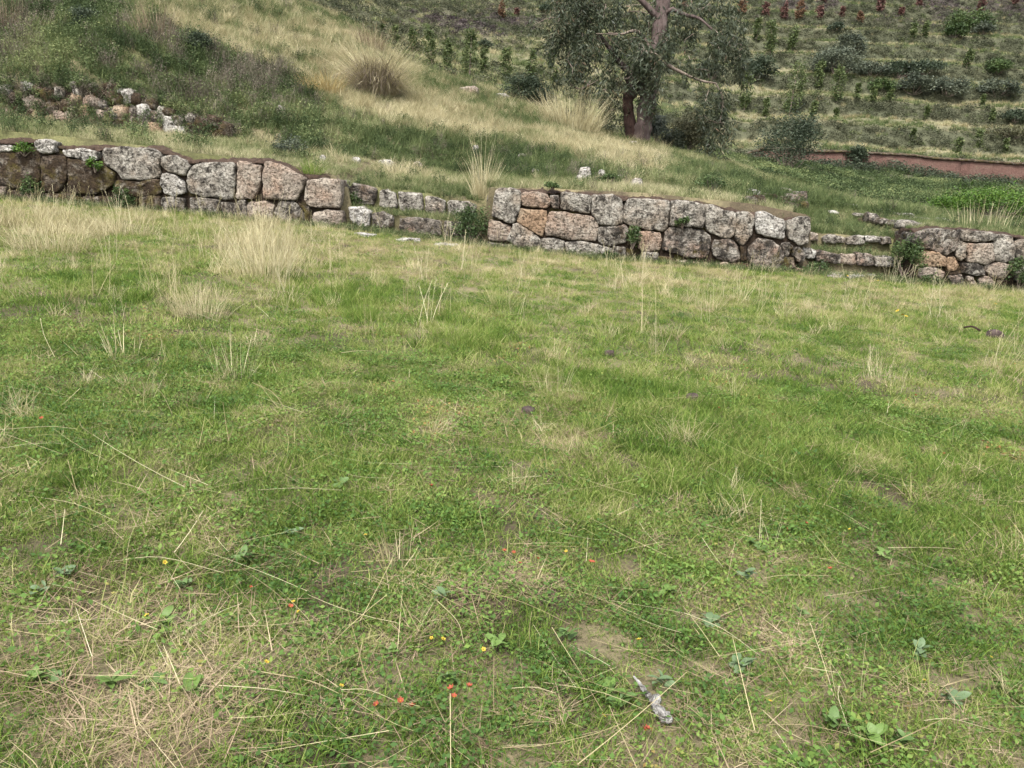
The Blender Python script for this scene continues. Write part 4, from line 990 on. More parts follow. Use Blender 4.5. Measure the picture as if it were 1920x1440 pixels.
def eucalyptus():
    r = np.random.default_rng(77); Y = 30.2
    g = hit(1199, 268, 25); base = un(1199, 262, Y); base[2] = min(base[2], ground(base[0], Y))
    e = empty('eucalyptus_tree', base, 'tall eucalyptus with forked trunk and drooping grey green leaves behind the ridge', 'tree')
    def P(L, dy=0.0): return [un(a, b, Y+d+dy) for a, b, d in L]
    def limb(name, L, r0, r1, mat, sides=12, par=e):
        A = Acc(); pts = smooth_path(P(L), 5); k = len(pts); rad = np.linspace(r0, r1, k)*(1+.12*r.normal(size=k).clip(-1, 1))
        A.tube(pts, rad, sides); return A.obj(name, mat, par, True)
    tr = limb('trunk', [(1196,290,0),(1203,255,0),(1210,215,0),(1217,175,.1),(1224,135,.2),(1232,90,.3),(1238,45,.4),(1244,0,.5),(1250,-60,.6),(1256,-130,.7)], .34, .22, M_bark, 16)
    limb('trunk', [(1184,285,.1),(1183,250,.1),(1179,215,.1),(1177,188,0),(1183,172,0)], .21, .20, M_barkd, 12)
    limb('broken_limb', [(1181,176,0),(1189,166,-.1),(1186,155,-.2),(1180,147,-.25),(1177,142,-.3)], .24, .15, M_bark, 10)
    limb('limb', [(1181,176,0),(1196,170,0),(1205,160,.1),(1215,140,.3),(1228,128,.4)], .15, .10, M_bark)
    limb('limb', [(1222,140,.2),(1235,122,.0),(1247,120,-.2),(1270,132,-.4),(1310,150,-.6),(1342,156,-.7)], .10, .03, M_twig, 8)
    limb('limb', [(1240,30,.4),(1262,18,.2),(1285,28,0),(1310,34,-.3),(1335,55,-.5)], .10, .03, M_bark, 8)
    limb('limb', [(1228,110,.3),(1205,70,.5),(1190,58,.3),(1165,64,.1),(1140,62,0)], .09, .03, M_twig, 8)
    limb('limb', [(1217,170,.2),(1165,120,.6),(1150,100,.8),(1120,60,.8),(1090,20,.9),(1060,-20,1)], .12, .05, M_bark, 8)
    limb('limb', [(1240,40,.4),(1190,-10,.2),(1130,-50,.2),(1060,-70,.2)], .12, .05, M_bark, 8)
    limb('limb', [(1246,-10,.4),(1300,-60,.4),(1370,-80,0),(1400,-40,-.2)], .12, .05, M_bark, 8)
    limb('limb', [(1342,156,-.7),(1355,185,-.8),(1350,230,-.8)], .03, .015, M_twig, 6)
    limb('limb', [(1065,150,0),(1075,162,0),(1092,166,0),(1110,150,.2)], .03, .03, M_twig, 6)
    # leaf masses: (px, py, rx, ry, leaves, depth)
    CL = [(1048,45,36,36,1500,.3),(1035,75,22,30,700,.2),(1090,30,40,30,1100,.6),(1085,70,30,30,800,.4),(1120,75,26,34,900,.1),(1130,20,50,30,1100,.8),(1062,120,18,26,800,0),(1095,118,16,28,800,.2),(1075,140,20,18,500,.1),
          (1110,165,16,24,450,-.2),(1130,180,16,34,550,-.2),(1145,140,14,24,450,0),(1160,100,22,30,700,.1),(1150,215,18,36,550,.4),(1170,235,10,24,300,.5),(1165,155,10,24,350,-.2),(1210,105,20,26,1000,-.4),(1195,125,14,20,500,-.3),(1220,125,10,18,350,-.4),(1215,170,10,22,450,-.3),(1205,185,9,18,300,-.4),
          (1180,30,40,26,800,.9),(1215,60,20,20,350,.6),(1270,55,22,20,450,.3),(1250,85,16,18,300,.2),(1290,20,40,22,600,.4),(1330,15,40,22,700,.2),(1345,70,14,22,450,-.3),(1360,90,16,20,550,-.4),(1335,92,8,18,220,-.4),(1388,95,18,34,900,-.3),(1380,130,14,24,450,-.3),(1398,135,12,24,350,-.2),(1375,40,28,22,600,0),
          (1325,185,10,16,250,-.7),(1350,200,14,26,500,-.8),(1345,240,18,28,700,-.7),(1360,255,10,26,400,-.6),(1325,275,20,14,400,-.5),(1340,285,16,14,300,-.5),(1100,0,70,24,1100,.6),(1240,10,60,20,700,.6),(1180,90,26,18,350,.4),(1090,210,8,14,100,.2),(1195,75,24,14,220,.3),(1290,110,30,18,160,-.2),(1310,135,24,14,160,-.5),(1300,70,24,20,180,0),(1228,160,12,22,420,-.7),(1236,110,13,24,420,-.7),(1225,195,9,14,200,-.6),(1246,80,12,18,260,-.7),(1195,150,12,22,380,-.7),(1200,95,18,20,360,-.5)]
    A = Acc(); T = Acc()
    for (a, b, rx, ry, n, d) in CL:
        c = un(a, b, Y+d); s = Y/F; n = int(n*.55)
        ns = max(4, n//42); sub = r.normal(size=(ns, 3))*np.array([rx*s*.55, .55, ry*s*.5])+c
        for q in sub:
            k = int(r.integers(44, 80)); C = q+r.normal(size=(k, 3))*np.array([.12, .12, .24])
            A.leaves(C, r.uniform(.13, .25, k), .22, np.clip(r.normal(.34, .20, k)+.3*(r.random() < .12), 0, 1), droop=1.1, up=.1)
        for q in sub[::2]: T.tube(np.array([c+(0, 0, ry*s*.3), (c+q)/2+r.normal(size=3)*.08+(0, 0, .1), q]), [.018, .012, .006], 4)
    A.obj('crown', M_euc, e); tag(T.obj('twigs', M_twig, e), kind='stuff')
eucalyptus()

def shrub_mat(name, a, b, c): return foliage(name, [(0, a), (.5, b), (1, c)], .22, False, .55, .25)
SH = {'dark': shrub_mat('dark_shrub_leaves', (.022, .034, .020), (.046, .064, .036), (.10, .12, .07)),
      'grey': shrub_mat('grey_green_shrub_leaves', (.035, .045, .032), (.078, .094, .062), (.15, .165, .11)),
      'green': shrub_mat('green_shrub_leaves', (.026, .046, .015), (.055, .088, .028), (.11, .15, .05)),
      'bright': shrub_mat('bright_shrub_leaves', (.03, .066, .010), (.07, .135, .018), (.13, .21, .032)),
      'silver': shrub_mat('silvery_shrub_leaves', (.07, .085, .07), (.14, .16, .13), (.25, .27, .22)),
      'olive': shrub_mat('olive_shrub_leaves', (.05, .05, .026), (.10, .10, .052), (.17, .16, .09)),
      'sap': shrub_mat('sapling_leaves', (.04, .06, .022), (.082, .112, .038), (.15, .175, .065)),
      'red': shrub_mat('red_shrub_leaves', (.07, .036, .031), (.125, .062, .053), (.18, .105, .075)),
      'orange': shrub_mat('orange_shrub_leaves', (.09, .05, .033), (.16, .09, .055), (.20, .14, .065))}
def shrub(name, px, py, w, h, kind, label, cat='shrub', group=None, y0=15.9, leaf=None, dens=1.0, Y=None, clumps=None, stem=True):
    """px,py: foot of the shrub in the photo; w,h in photo pixels"""
    g = hit(px, py, y0) if Y is None else un(px, py, Y)
    s = g[1]/F; W = w*s; H = h*s; r = np.random.default_rng(int(px*7+py))
    e = empty(name, g, label, cat, group)
    lf = leaf or max(.03, 3.6*s)
    A = Acc(); nc = clumps or 26
    d = r.normal(size=(nc, 3)); d /= np.linalg.norm(d, axis=1)[:, None]; d[:, 2] = np.abs(d[:, 2])*.95-.1
    q = r.uniform(.45, 1, nc)**.6
    C = g+np.c_[d[:, 0]*q*W*.46, d[:, 1]*q*W*.42, H*(.18+.66*np.clip(d[:, 2]*q+.12, 0, 1))]
    vol = W*W*H; n = int(np.clip(dens*5.0*W*H/(lf*lf*.3), 500, 9000)); per = max(8, n//nc)
    for c in C:
        t = np.clip(r.normal(.40, .18), .05, .8)
        pts = c+r.normal(size=(per, 3))*np.array([W*.095, W*.095, H*.085])
        pts[:, 2] = np.maximum(pts[:, 2], g[2]+.01)
        A.leaves(pts, r.uniform(.6, 1.3, per)*lf, .55, np.clip(t+r.normal(0, .2, per), 0, 1), up=.6)
    A.obj('foliage', SH[kind], e)
    if stem:
        T = Acc()
        for c in C[::3]: T.tube(np.array([g+(0, 0, -.05), g*.5+c*.5+(0, 0, -.08*H), c]), [.012*max(1, W), .009*max(1, W), .004], 5)
        T.obj('stems', M_twig, e)
    return e
shrub('dark_shrub', 1473, 322, 112, 118, 'dark', 'big dark tree-like shrub standing in front of the red adobe wall', y0=40, clumps=60, dens=1.4)
shrub('dark_shrub', 1600, 318, 42, 48, 'dark', 'small dark shrub halfway along the red adobe wall', y0=45)
shrub('dark_shrub', 985, 198, 92, 58, 'dark', 'dense dark round shrub just behind the grassy ridge', Y=33, clumps=44, dens=1.5)
shrub('grey_shrub', 1232, 268, 40, 58, 'silver', 'silvery shrub immediately right of the eucalyptus trunk', Y=32.5)
shrub('grey_shrub', 1288, 285, 88, 82, 'olive', 'wide olive brown shrub right of the silvery shrub', Y=33.5, clumps=40)
shrub('grey_shrub', 1262, 290, 50, 50, 'grey', 'grey green shrub between the silvery shrub and the wide olive one', Y=33)
for (a, b, w, h, k, lb) in [
    (1565,142,96,56,'grey','broad grey green shrub on the hillside above the sapling rows'), (1592,108,52,48,'grey','rounded shrub touching the top right of the broad grey green shrub'), (1420,152,62,52,'dark','dark shrub on the hillside right of the eucalyptus crown'),
    (1634,146,60,30,'grey','low shrub right of the broad grey green shrub, first of a hedge-like row'), (1682,147,62,34,'dark','dark low shrub in the middle of the hedge-like row'), (1735,142,66,32,'dark','dark low shrub at the right end of the hedge-like row'),
    (1652,174,44,28,'green','small green shrub below the hedge-like row'), (1712,178,60,40,'grey','grey shrub below the right end of the hedge-like row'), (1775,182,66,40,'grey','wide grey shrub on the terrace right of the hedge-like row'), (1868,182,70,36,'grey','grey shrub on the same terrace near the right edge'),
    (1815,62,72,46,'green','large pale green shrub high on the slope at the right'), (1790,72,36,30,'green','green shrub leaning on the large pale green one from the left'), (1872,140,48,32,'green','green shrub on the slope near the right edge'), (1842,66,34,26,'grey','grey shrub right below the large pale green shrub'),
    (1567,60,30,18,'dark','small dark bush on the slope below the red shrubs'), (905,92,36,18,'dark','small dark bush above the sapling row left of the eucalyptus'), (1022,24,24,16,'dark','dark bush beside the top of the eucalyptus crown'),
    (1330,150,50,40,'grey','grey shrub seen through the sparse right side of the eucalyptus crown'), (1900,232,50,30,'dark','dark shrub on a terrace at the right edge'), (1895,262,60,28,'olive','brownish shrub below the dark one at the right edge')]:
    shrub('hillside_shrub', a, b, w, h, k, lb, group='shrubs on the far hillside', y0=42)
shrub('bank_shrub', 160, 68, 74, 52, 'dark', 'dark green shrub near the top of the bank at the left', Y=23, leaf=.05)
shrub('bank_shrub', 368, 108, 62, 52, 'dark', 'dark green shrub on the lip of the bank right of the brown tussock', Y=23, leaf=.05)
shrub('valley_bush', 1860, 414, 190, 70, 'bright', 'bright green bush behind the right wall section', Y=24, leaf=.07, clumps=70, dens=2.0)
shrub('valley_bush', 1778, 410, 86, 44, 'bright', 'smaller bright green bush at the left foot of the big one', Y=23.6, leaf=.06, dens=1.6)
SAPS = [(716,62,12),(743,79,24),(774,98,38),(809,123,58),(838,131,48),(880,144,75),(909,142,44),(949,152,54),(993,150,46),(1033,129,33),(1039,157,21),
        (1395,206,60),(1418,78,36),(1435,219,30),(1444,103,55),(1483,97,39),(1480,217,89),(1524,222,31),(1533,167,44),(1569,192,61),(1568,222,17),(1607,189,28),(1637,192,24),(1669,192,24),(1710,264,19),(1737,222,22),(1796,292,30),(1811,130,32),(1835,275,26),(1842,197,16),(1858,231,24),(1882,286,22),(1710,75,26),(1735,70,26)]
ORD = ['first','second','third','fourth','fifth','sixth','seventh','eighth','ninth','tenth','eleventh','twelfth','thirteenth','fourteenth','fifteenth','sixteenth','seventeenth','eighteenth','nineteenth','twentieth','twenty-first','twenty-second','twenty-third','twenty-fourth']
def sapling(px, py, h, label, kind='sap', name='sapling', cat='sapling', group='saplings planted on the far hillside', wide=.26):
    g = hit(px, py, 36); s = g[1]/F; H = h*s; r = np.random.default_rng(int(px*3+py))
    e = empty(name, g, label, cat, group)
    T = Acc(); lean = r.normal(0, .05, 2)*H; tip = g+(lean[0], lean[1], H)
    T.tube(smooth_path([g+(0, 0, -.1), g*.5+tip*.5+r.normal(size=3)*(.02*H, .02*H, 0), tip], 3), np.linspace(.02*H, .005, 7), 6); T.obj('trunk', M_twig, e)
    A = Acc(); nc = int(np.clip(h*.95, 22, 80)); lf = max(.06, 4.0*s)
    for k in range(nc):
        f = r.uniform(.1, 1); rad = wide*H*(.55+.6*math.sin(math.pi*min(1, f*.95)))*.5*r.uniform(.5, 1.2)
        a = r.uniform(0, 2*np.pi); c = g+(tip-g)*f+(rad*math.cos(a), rad*math.sin(a), 0)
        A.leaves(c+r.normal(size=(22, 3))*np.array([.03*H, .03*H, .05*H]), r.uniform(.7, 1.3, 22)*lf, .45, np.clip(r.normal(.48, .24, 22), 0, 1), up=.4)
    A.obj('crown', SH[kind], e)
left_i = right_i = 0
for (a, b, h) in SAPS:
    if a < 1100:
        lb = f'{ORD[left_i]} slim sapling from the left among those behind the grassy ridge'; left_i += 1
    else:
        lb = f'{ORD[right_i]} sapling from the left on the terraces right of the eucalyptus'; right_i += 1
    sapling(a, b, h, lb)
REDS = sorted([(940,36,26),(968,31,12),(1281,12,14),(1391,28,24),(1435,31,22),(1469,37,27),(1497,39,30),(1535,37,22),(1578,31,14),(1612,44,18),(1651,22,28),(1689,31,14),(1722,14,16),(1838,22,20),(1904,14,18),(1544,6,12)])
for k, (a, b, h) in enumerate(REDS):
    sapling(a, b, h, f'{ORD[k]} reddish shrub from the left in the line near the hilltop', 'orange' if a in (940, 1391, 1497, 1612) else 'red', 'red_shrub', 'shrub', 'reddish shrubs near the hilltop', .36)

# ------------------------------------------------------------------ tussocks of bunch grass
M_skirt = foliage('dead_skirt', [(0, (.045, .032, .024)), (.5, (.12, .09, .068)), (1, (.24, .20, .15))], .1, False)
M_tstraw = foliage('tussock_straw', STRAW, .25, False)
M_gold = foliage('golden_tussock', [(0, (.17, .12, .045)), (.5, (.32, .245, .10)), (1, (.44, .36, .18))], .25, False)
M_brown = foliage('brown_stalks', [(0, (.11, .075, .05)), (.5, (.21, .155, .105)), (1, (.32, .25, .17))], .15, False)
M_tgreen = foliage('green_tuft', [(0, (.06, .11, .015)), (.5, (.12, .19, .03)), (1, (.24, .29, .08))], .3, False)
M_tmix = foliage('green_straw_tuft', [(0, (.10, .14, .035)), (.5, (.24, .26, .09)), (1, (.46, .42, .22))], .3, False)
def tussock(px, py, w, h, label, mat=None, n=500, y0=2, skirt=0, name='grass_tussock', wd=None, lean=(.02, .75), curve=(.1, 1.0), stalk=0, Y=None):
    mat = mat or M_tstraw
    g = hit(px, py, y0) if Y is None else un(px, py, Y)
    s = g[1]/F; H = h*s; W = w*s; r = np.random.default_rng(int(px+py*13)); n_ = n
    e = empty(name, g, label, 'grass tussock', None)
    wd = wd or max(.0025, .55*s)
    rb = .16 if skirt else .42; A = Acc(); B = disc(n_, W*rb); B[:, 2] = -.01
    az = np.arctan2(B[:, 1], B[:, 0])+r.normal(0, .5, n_); q = np.hypot(B[:, 0], B[:, 1])/(W*rb)
    ln = np.abs(lean[0]+(lean[1]-lean[0])*q*r.uniform(.3, 1.1, n_)+r.normal(0, .16, n_))
    L = H*r.uniform(.35, 1.12, n_)
    A.blades(B+g, az, ln, L, np.full(n_, wd)*r.uniform(.7, 1.3, n_), r.uniform(*curve, n_)*(.4+q), np.clip(r.normal(.55, .25, n_), 0, 1), 4, .3)
    A.obj('blades', mat, e)
    if skirt:
        S = Acc(); m = skirt; B = disc(m, W*.17); az = np.where(r.random(m) < .75, r.normal(-np.pi/2, .75, m), r.uniform(0, 2*np.pi, m)); B[:, 2] = .30*H*r.uniform(.3, 1.1, m)
        S.blades(B+g, az, r.uniform(.5, 1.5, m), H*r.uniform(.3, .75, m), np.full(m, wd*1.3), r.uniform(.8, 1.6, m), r.random(m), 3, .3); S.obj('dead_skirt', M_skirt, e)
    if stalk:
        S = Acc(); m = stalk; B = disc(m, W*.15); a = r.uniform(0, 2*np.pi, m); l_ = r.uniform(0, .22, m); L = H*r.uniform(1.0, 1.6, m)
        S.blades(B+g, a, l_, L, np.full(m, wd*1.1), r.uniform(0, .3, m), r.uniform(.5, 1, m), 4, .6); S.obj('seed_stalks', M_tstraw, e)
    return e
tussock(706, 178, 200, 112, 'largest straw tussock with dark drooping skirt on the ridge', n=1700, y0=15.9, skirt=1500, lean=(.02, .95), curve=(.3, 1.2))
tussock(584, 178, 38, 40, 'small golden tussock, the left one of two beside the largest tussock', M_gold, 380, 15.9, lean=(.02, .6))
tussock(618, 180, 44, 48, 'small golden tussock standing next to the largest tussock', M_gold, 420, 15.9, lean=(.02, .6))
tussock(1072, 244, 120, 70, 'bright pale tussock on the ridge left of the eucalyptus', n=1100, y0=15.9, lean=(.02, .6), curve=(.1, .8))
tussock(692, 92, 56, 44, 'pale brownish tussock at the ridge top above the largest tussock', M_brown, 380, 15.9)
tussock(906, 372, 46, 78, 'tall narrow straw tuft behind the left end of the middle wall', n=300, Y=16.2, lean=(.0, .35), curve=(.0, .6), stalk=14)
tussock(292, 100, 60, 86, 'tall brown feathery stalks between the two dark bank shrubs', M_brown, 340, 15.9, lean=(.0, .3), curve=(0, .4), Y=22.8)
tussock(12, 70, 60, 66, 'brown stalks on the bank at the left edge', M_brown, 320, 15.9, lean=(.0, .3), curve=(0, .4), Y=22.6)
tussock(378, 598, 110, 72, 'dense pale tussock in the field left of centre', n=400, lean=(.02, .55), curve=(0, .6))
tussock(500, 520, 150, 108, 'tall loose straw tussock before the right end of the left wall', n=360, lean=(.02, .5), curve=(0, .6), stalk=26)
tussock(95, 470, 150, 66, 'pale tussock before the dark mossy part of the left wall', n=420, lean=(.02, .6), stalk=8)
tussock(230, 440, 140, 54, 'pale low tussock before the middle of the left wall', n=380, lean=(.02, .6), stalk=8)
tussock(742, 1062, 78, 92, 'small spiky straw tuft alone in the near turf', n=34, lean=(.02, .5), curve=(0, .25), wd=.005)
tussock(942, 575, 70, 64, 'green and straw tuft in the field below the middle wall', M_tmix, 160, lean=(.1, .8))
tussock(1325, 580, 60, 66, 'thin straw tuft in the field below the middle wall, its right one', n=60, lean=(.05, .5), curve=(0, .3))
tussock(1650, 712, 70, 64, 'sparse upright straw tuft in the right part of the field', n=46, lean=(.02, .3), curve=(0, .3))
tussock(1035, 735, 80, 60, 'sparse straw tuft at the centre of the field', n=60, lean=(.02, .5), curve=(0, .4))
tussock(440, 705, 90, 96, 'sparse straw stems in the left field below the dense tussock', n=60, lean=(.02, .35), curve=(0, .3))
tussock(232, 672, 70, 88, 'few upright straw stems at the left of the field', n=26, lean=(.02, .35), curve=(0, .3), wd=.006)
tussock(690, 600, 110, 50, 'dark green lush tuft in the field left of centre', M_tgreen, 380, lean=(.05, .8))
tussock(860, 645, 130, 56, 'wide dark green lush tuft in the centre of the field', M_tgreen, 420, lean=(.05, .8))
tussock(586, 326, 46, 34, 'bright green tuft growing on top of the left wall', M_tgreen, 260, Y=15.25, lean=(.05, .9))
tussock(1845, 428, 130, 58, 'thin tall straw stems on the terrace behind the right wall', n=80, Y=16.6, lean=(0, .35), curve=(0, .4))

# ------------------------------------------------------------------ plants rooted in the walls and steps
for (a, b, w, h, k, lb, Y) in [
    (884, 452, 66, 74, 'green', 'leafy dark green weed at the right end of the left steps', 15.0), (58, 372, 40, 48, 'green', 'leafy weed at the foot of the dark mossy left wall', 14.85), (230, 392, 38, 48, 'green', 'leafy weed at the foot of the left wall below its big grey block', 14.8),
    (46, 288, 36, 24, 'bright', 'bright green weed hanging on top of the dark mossy left wall', 14.95), (178, 318, 26, 24, 'bright', 'small bright weed on the left wall beside its big grey block', 14.9), (1186, 462, 26, 46, 'green', 'weed growing from a joint of the middle wall', 14.88),
    (1142, 490, 40, 22, 'green', 'low weed at the foot of the middle wall', 14.85), (1280, 424, 30, 20, 'green', 'small weed on the face of a block of the middle wall', 14.92), (1694, 520, 60, 96, 'green', 'tall weed covering the dark end of the right wall', 14.98), (1908, 540, 50, 66, 'green', 'dark green bush at the foot of the right wall at the right edge', 14.8),
    (1745, 540, 40, 34, 'green', 'weed at the foot of the right wall beside its rounded ochre stones', 14.8), (1528, 520, 60, 36, 'green', 'weed at the left foot of the right steps', 14.9), (664, 388, 30, 36, 'green', 'weed on the upper riser at the left end of the left steps', 15.7), (1035, 352, 30, 10, 'green', 'small green cushion on the cap of the middle wall', 15.15),
    (540, 290, 60, 40, 'grey', 'pale grey green weed on the terrace above the left wall', 17.5), (1330, 360, 60, 34, 'green', 'green weed on the slope behind the right part of the middle wall', 17.5), (1140, 345, 50, 22, 'green', 'green weed beside the heap of white stones behind the middle wall', 17)]:
    shrub('weed', a, b, w, h, k, lb, 'weed', 'weeds rooted in and around the terrace wall', Y=Y, leaf=.045, dens=.55, clumps=16)
# grass along the foot of the wall, on the steps and on the wall caps
def fringe():
    r = np.random.default_rng(91)
    gs = [src(clump(36, .07, (.05, .15), (.004, .008), (.05, .8), (.2, 1.1)), M_mid) for _ in range(4)]
    hs_ = [src(herb(8, .06, (.04, .13), .028, 8), M_herbg) for _ in range(3)]
    x = r.uniform(-13, 13, 1500); y = r.uniform(14.5, 14.97, 1500)
    P = [put(x, y)]
    for (a, b, _, _) in GAPS:
        n = 130; xx = r.uniform(a, b, n); yy = r.uniform(15.28, 15.72, n); P.append(put(xx, yy))
        n = 260; xx = r.uniform(a, b, n); yy = r.uniform(16.0, 17.2, n); P.append(put(xx, yy))
        n = 120; xx = r.uniform(a, b, n); yy = r.uniform(14.8, 15.1, n); P.append(put(xx, yy))
    P = np.vstack(P); k = r.random(len(P)) < .72; tint = np.clip(r.normal(.3, .22, len(P)), 0, 1)
    scatter('wall_foot_grass', gs, None, P[k], r.uniform(.6, 1.3, k.sum()), tint[k], label='grass along the foot of the wall and on the steps', cat='grass')
    scatter('wall_foot_herbs', hs_, None, P[~k], r.uniform(.6, 1.3, (~k).sum()), tint[~k], label='small herbs along the foot of the wall and on the steps', cat='herbs')
    # tufts on the wall caps
    Q = []
    for o in [o for o in col.objects if o.name.startswith('earth_cap')]:
        V = np.empty(len(o.data.vertices)*3); o.data.vertices.foreach_get('co', V); V = V.reshape(-1, 3)
        k = len(V)//9; rows = np.r_[V[4*k:5*k], V[5*k:6*k], V[6*k:7*k]]
        sel = r.random(len(rows)) < np.where(rows[:, 1] > 15.42, .5, .16); Q.append(rows[sel])
    Q = np.vstack(Q)
    scatter('wall_cap_grass', gs, None, Q, r.uniform(.5, 1.0, len(Q)), np.clip(r.normal(.5, .25, len(Q)), 0, 1), label='short grass tufts on the earth caps of the walls', cat='grass')
fringe()

# ------------------------------------------------------------------ flowers
def plain(name, c, rough=.7):
    m, nt, bs, out = newmat(name); n = nnoise(nt, 60, 3, .6); nt.links.new(ramp(nt, [(.3, tuple(.75*v for v in c)), (.7, c)], n.outputs[0]).outputs[0], bs.inputs['Base Color']); bs.inputs['Roughness'].default_value = rough; return m
M_or = plain('orange_petals', (.27, .065, .035)); M_ye = plain('yellow_petals', (.40, .31, .04)); M_ct = plain('flower_centre', (.32, .16, .02)); M_st = plain('flower_stem', (.10, .16, .03))
def ordinal(k):
    ones = ['','first','second','third','fourth','fifth','sixth','seventh','eighth','ninth','tenth','eleventh','twelfth','thirteenth','fourteenth','fifteenth','sixteenth','seventeenth','eighteenth','nineteenth']
    if k < 20: return ones[k]
    t = ['', '', 'twent', 'thirt'][k//10]
    return t+'ieth' if k % 10 == 0 else t+'y-'+ones[k % 10]
def flower_proto(mat, name, rad, npet, cup):
    P = Acc(); 
    for k in range(npet):
        a = 2*math.pi*k/npet; d = np.array([math.cos(a), math.sin(a), 0]); t = np.array([-math.sin(a), math.cos(a), 0]); z = np.array([0, 0, 1.])
        w = rad*.42
        V = np.array([d*rad*.12, d*rad*.55-t*w+z*rad*cup*.5, d*rad+z*rad*cup, d*rad*.55+t*w+z*rad*cup*.5])
        P.add(V, [(0, 1, 2, 3)], .5)
    V, Fc, v = P.get(); pet = mesh_data('petals', V, Fc, mat, False)
    V, Fc = boulder((0, 0, rad*.1), rad*.25, rad*.25, rad*.18, 3, 8, 4, .3); cen = mesh_data('centre', V, Fc, M_ct, True)
    S = Acc(); S.tube([(0, 0, -.1), (.004, .002, -.05), (0, 0, 0)], [.0014, .0012, .001], 5); V, Fc, v = S.get(); st = mesh_data('stem', V, Fc, M_st)
    return pet, cen, st
FO = flower_proto(M_or, 'orange', .0105, 6, .8); FY = flower_proto(M_ye, 'yellow', .0085, 5, .35); FYb = flower_proto(M_ye, 'yellow', .024, 8, .2)
def flower(px, py, fr, nm, label, group, hgt):
    g = hit(px, py); r = random.Random(int(px*11+py)); g[2] += hgt*r.uniform(.6, 1.1)
    e = empty(nm, g, label, 'flower', group); e.rotation_euler = (r.uniform(-.5, .5)+.25, r.uniform(-.4, .4), r.uniform(0, 6)); sc = r.uniform(.8, 1.25); e.scale = (sc,)*3
    for n_, me in zip(('petals', 'centre', 'stem'), fr):
        o = bpy.data.objects.new(n_, me); col.objects.link(o); o.parent = e
for i_, (a, b) in enumerate(sorted([(80,803),(808,925),(945,1048),(962,1052),(1105,1077),(1008,1064),(850,1330),(845,1322),(878,1315),(748,1418),(770,1415),(1207,1418),(1203,1428),(1475,1006),(1510,996),(1555,1080),(1347,777),(1393,696),(1448,790),(1480,795),(1715,752),(1840,840),(1768,861),(545,1165),(470,1122),(705,1360),(973,1080),(1110,1070)])):
    flower(a, b, FO, 'orange_flower', f'{ordinal(i_+1)} orange red flower from the left in the turf', 'orange red flowers in the turf', .05)
for i_, (a, b) in enumerate(sorted([(1915,720),(1855,1247),(685,1025),(1060,1050),(830,1215),(808,1215),(310,1075),(550,1148),(560,1165),(277,1180),(500,1262),(1195,1225),(1130,1360),(905,1240),(1440,1340),(1590,1010),(640,1310),(1730,1290)])):
    flower(a, b, FY, 'yellow_flower', f'{ordinal(i_+1)} tiny yellow flower from the left in the near turf', 'tiny yellow flowers in the near turf', .05)
for i_, (a, b) in enumerate(sorted([(1690,602),(1697,604),(1680,598),(1545,558),(1855,575),(1865,578),(1770,550),(1765,556),(1645,535),(1605,520),(1588,524)])):
    flower(a, b, FYb, 'yellow_flower', f'{ordinal(i_+1)} yellow flower from the left in the far grass before the right steps', 'yellow flowers in the far grass', .10)

# ------------------------------------------------------------------ broad-leaved rosettes in the turf
def leafmat(name, a, b):
    m, nt, bs, out = newmat(name); n = nnoise(nt, 14, 4, .6); nt.links.new(ramp(nt, [(.3, a), (.7, b)], n.outputs[0]).outputs[0], bs.inputs['Base Color']); bs.inputs['Roughness'].default_value = .55; bs.inputs['Specular IOR Level'].default_value = .3; return m
LM = [leafmat('broad_leaf_green', (.045, .085, .022), (.09, .145, .04)), leafmat('broad_leaf_grey_green', (.06, .10, .045), (.105, .15, .07)), leafmat('broad_leaf_yellow_green', (.06, .105, .022), (.105, .165, .038))]
def leaf_data(mat, asp):
    V = []; n = 6
    for i in range(n+1):
        f = i/n; w = asp*math.sin(math.pi*min(1, .06+f*.94))**.8*.5; z = .28*math.sin(f*1.9)-.16*f*f
        for sd_ in (-1, 0, 1): V.append((f, sd_*w, z+abs(sd_)*.05))
    Fc = []
    for i in range(n):
        for j in (0, 1): a = i*3+j; Fc.append((a, a+1, a+4, a+3))
    return mesh_data('leaf', V, Fc, mat, True)
LD = [[leaf_data(m, a) for a in (.34, .5, .62)] for m in LM]
RO = [(120,1090,9),(75,1120,6),(350,1110,7),(580,1205,8),(930,1222,11),(840,1285,6),(1140,1308,6),(1163,1328,5),(1385,1262,9),(1560,1370,8),(1625,1392,8),(1430,1042,7),(1405,1028,6),(1655,1052,7),(292,1292,7),(365,1402,6),(640,918,6),(1722,1232,8),(1395,1090,6),(105,1352,7),(70,1290,6),(1330,1180,7),(1500,1160,6),(540,1010,6),(735,1235,6),(1240,1290,6),(1690,1400,7),(310,1180,6),(1060,1205,6),(830,1130,5),(460,1060,6),(1250,1120,6),(1780,1320,6),(220,1410,6)]
for k, (a, b, n) in enumerate(sorted(RO)):
    n += 3
    g = hit(a, b); r = random.Random(k*31+5); cx = 'left' if a < 640 else 'middle' if a < 1280 else 'right'
    e = empty('broadleaf_weed', g+np.array([0, 0, .015]), f'{ordinal(k+1)} flat broad leaved rosette from the left in the near turf', 'weed', 'broad leaved rosettes in the near turf')
    mi = r.randrange(3); base = r.uniform(.036, .058)
    for j in range(n):
        o = bpy.data.objects.new('leaf', LD[mi][r.randrange(3)]); col.objects.link(o); o.parent = e
        o.rotation_euler = (r.uniform(-.5, .5), r.uniform(-.6, .25), 2*math.pi*j/n+r.uniform(-.6, .6)); sc = base*r.uniform(.5, 1.2); o.location = (r.uniform(-.015, .015), r.uniform(-.015, .015), r.uniform(0, .02)); o.scale = (sc,)*3

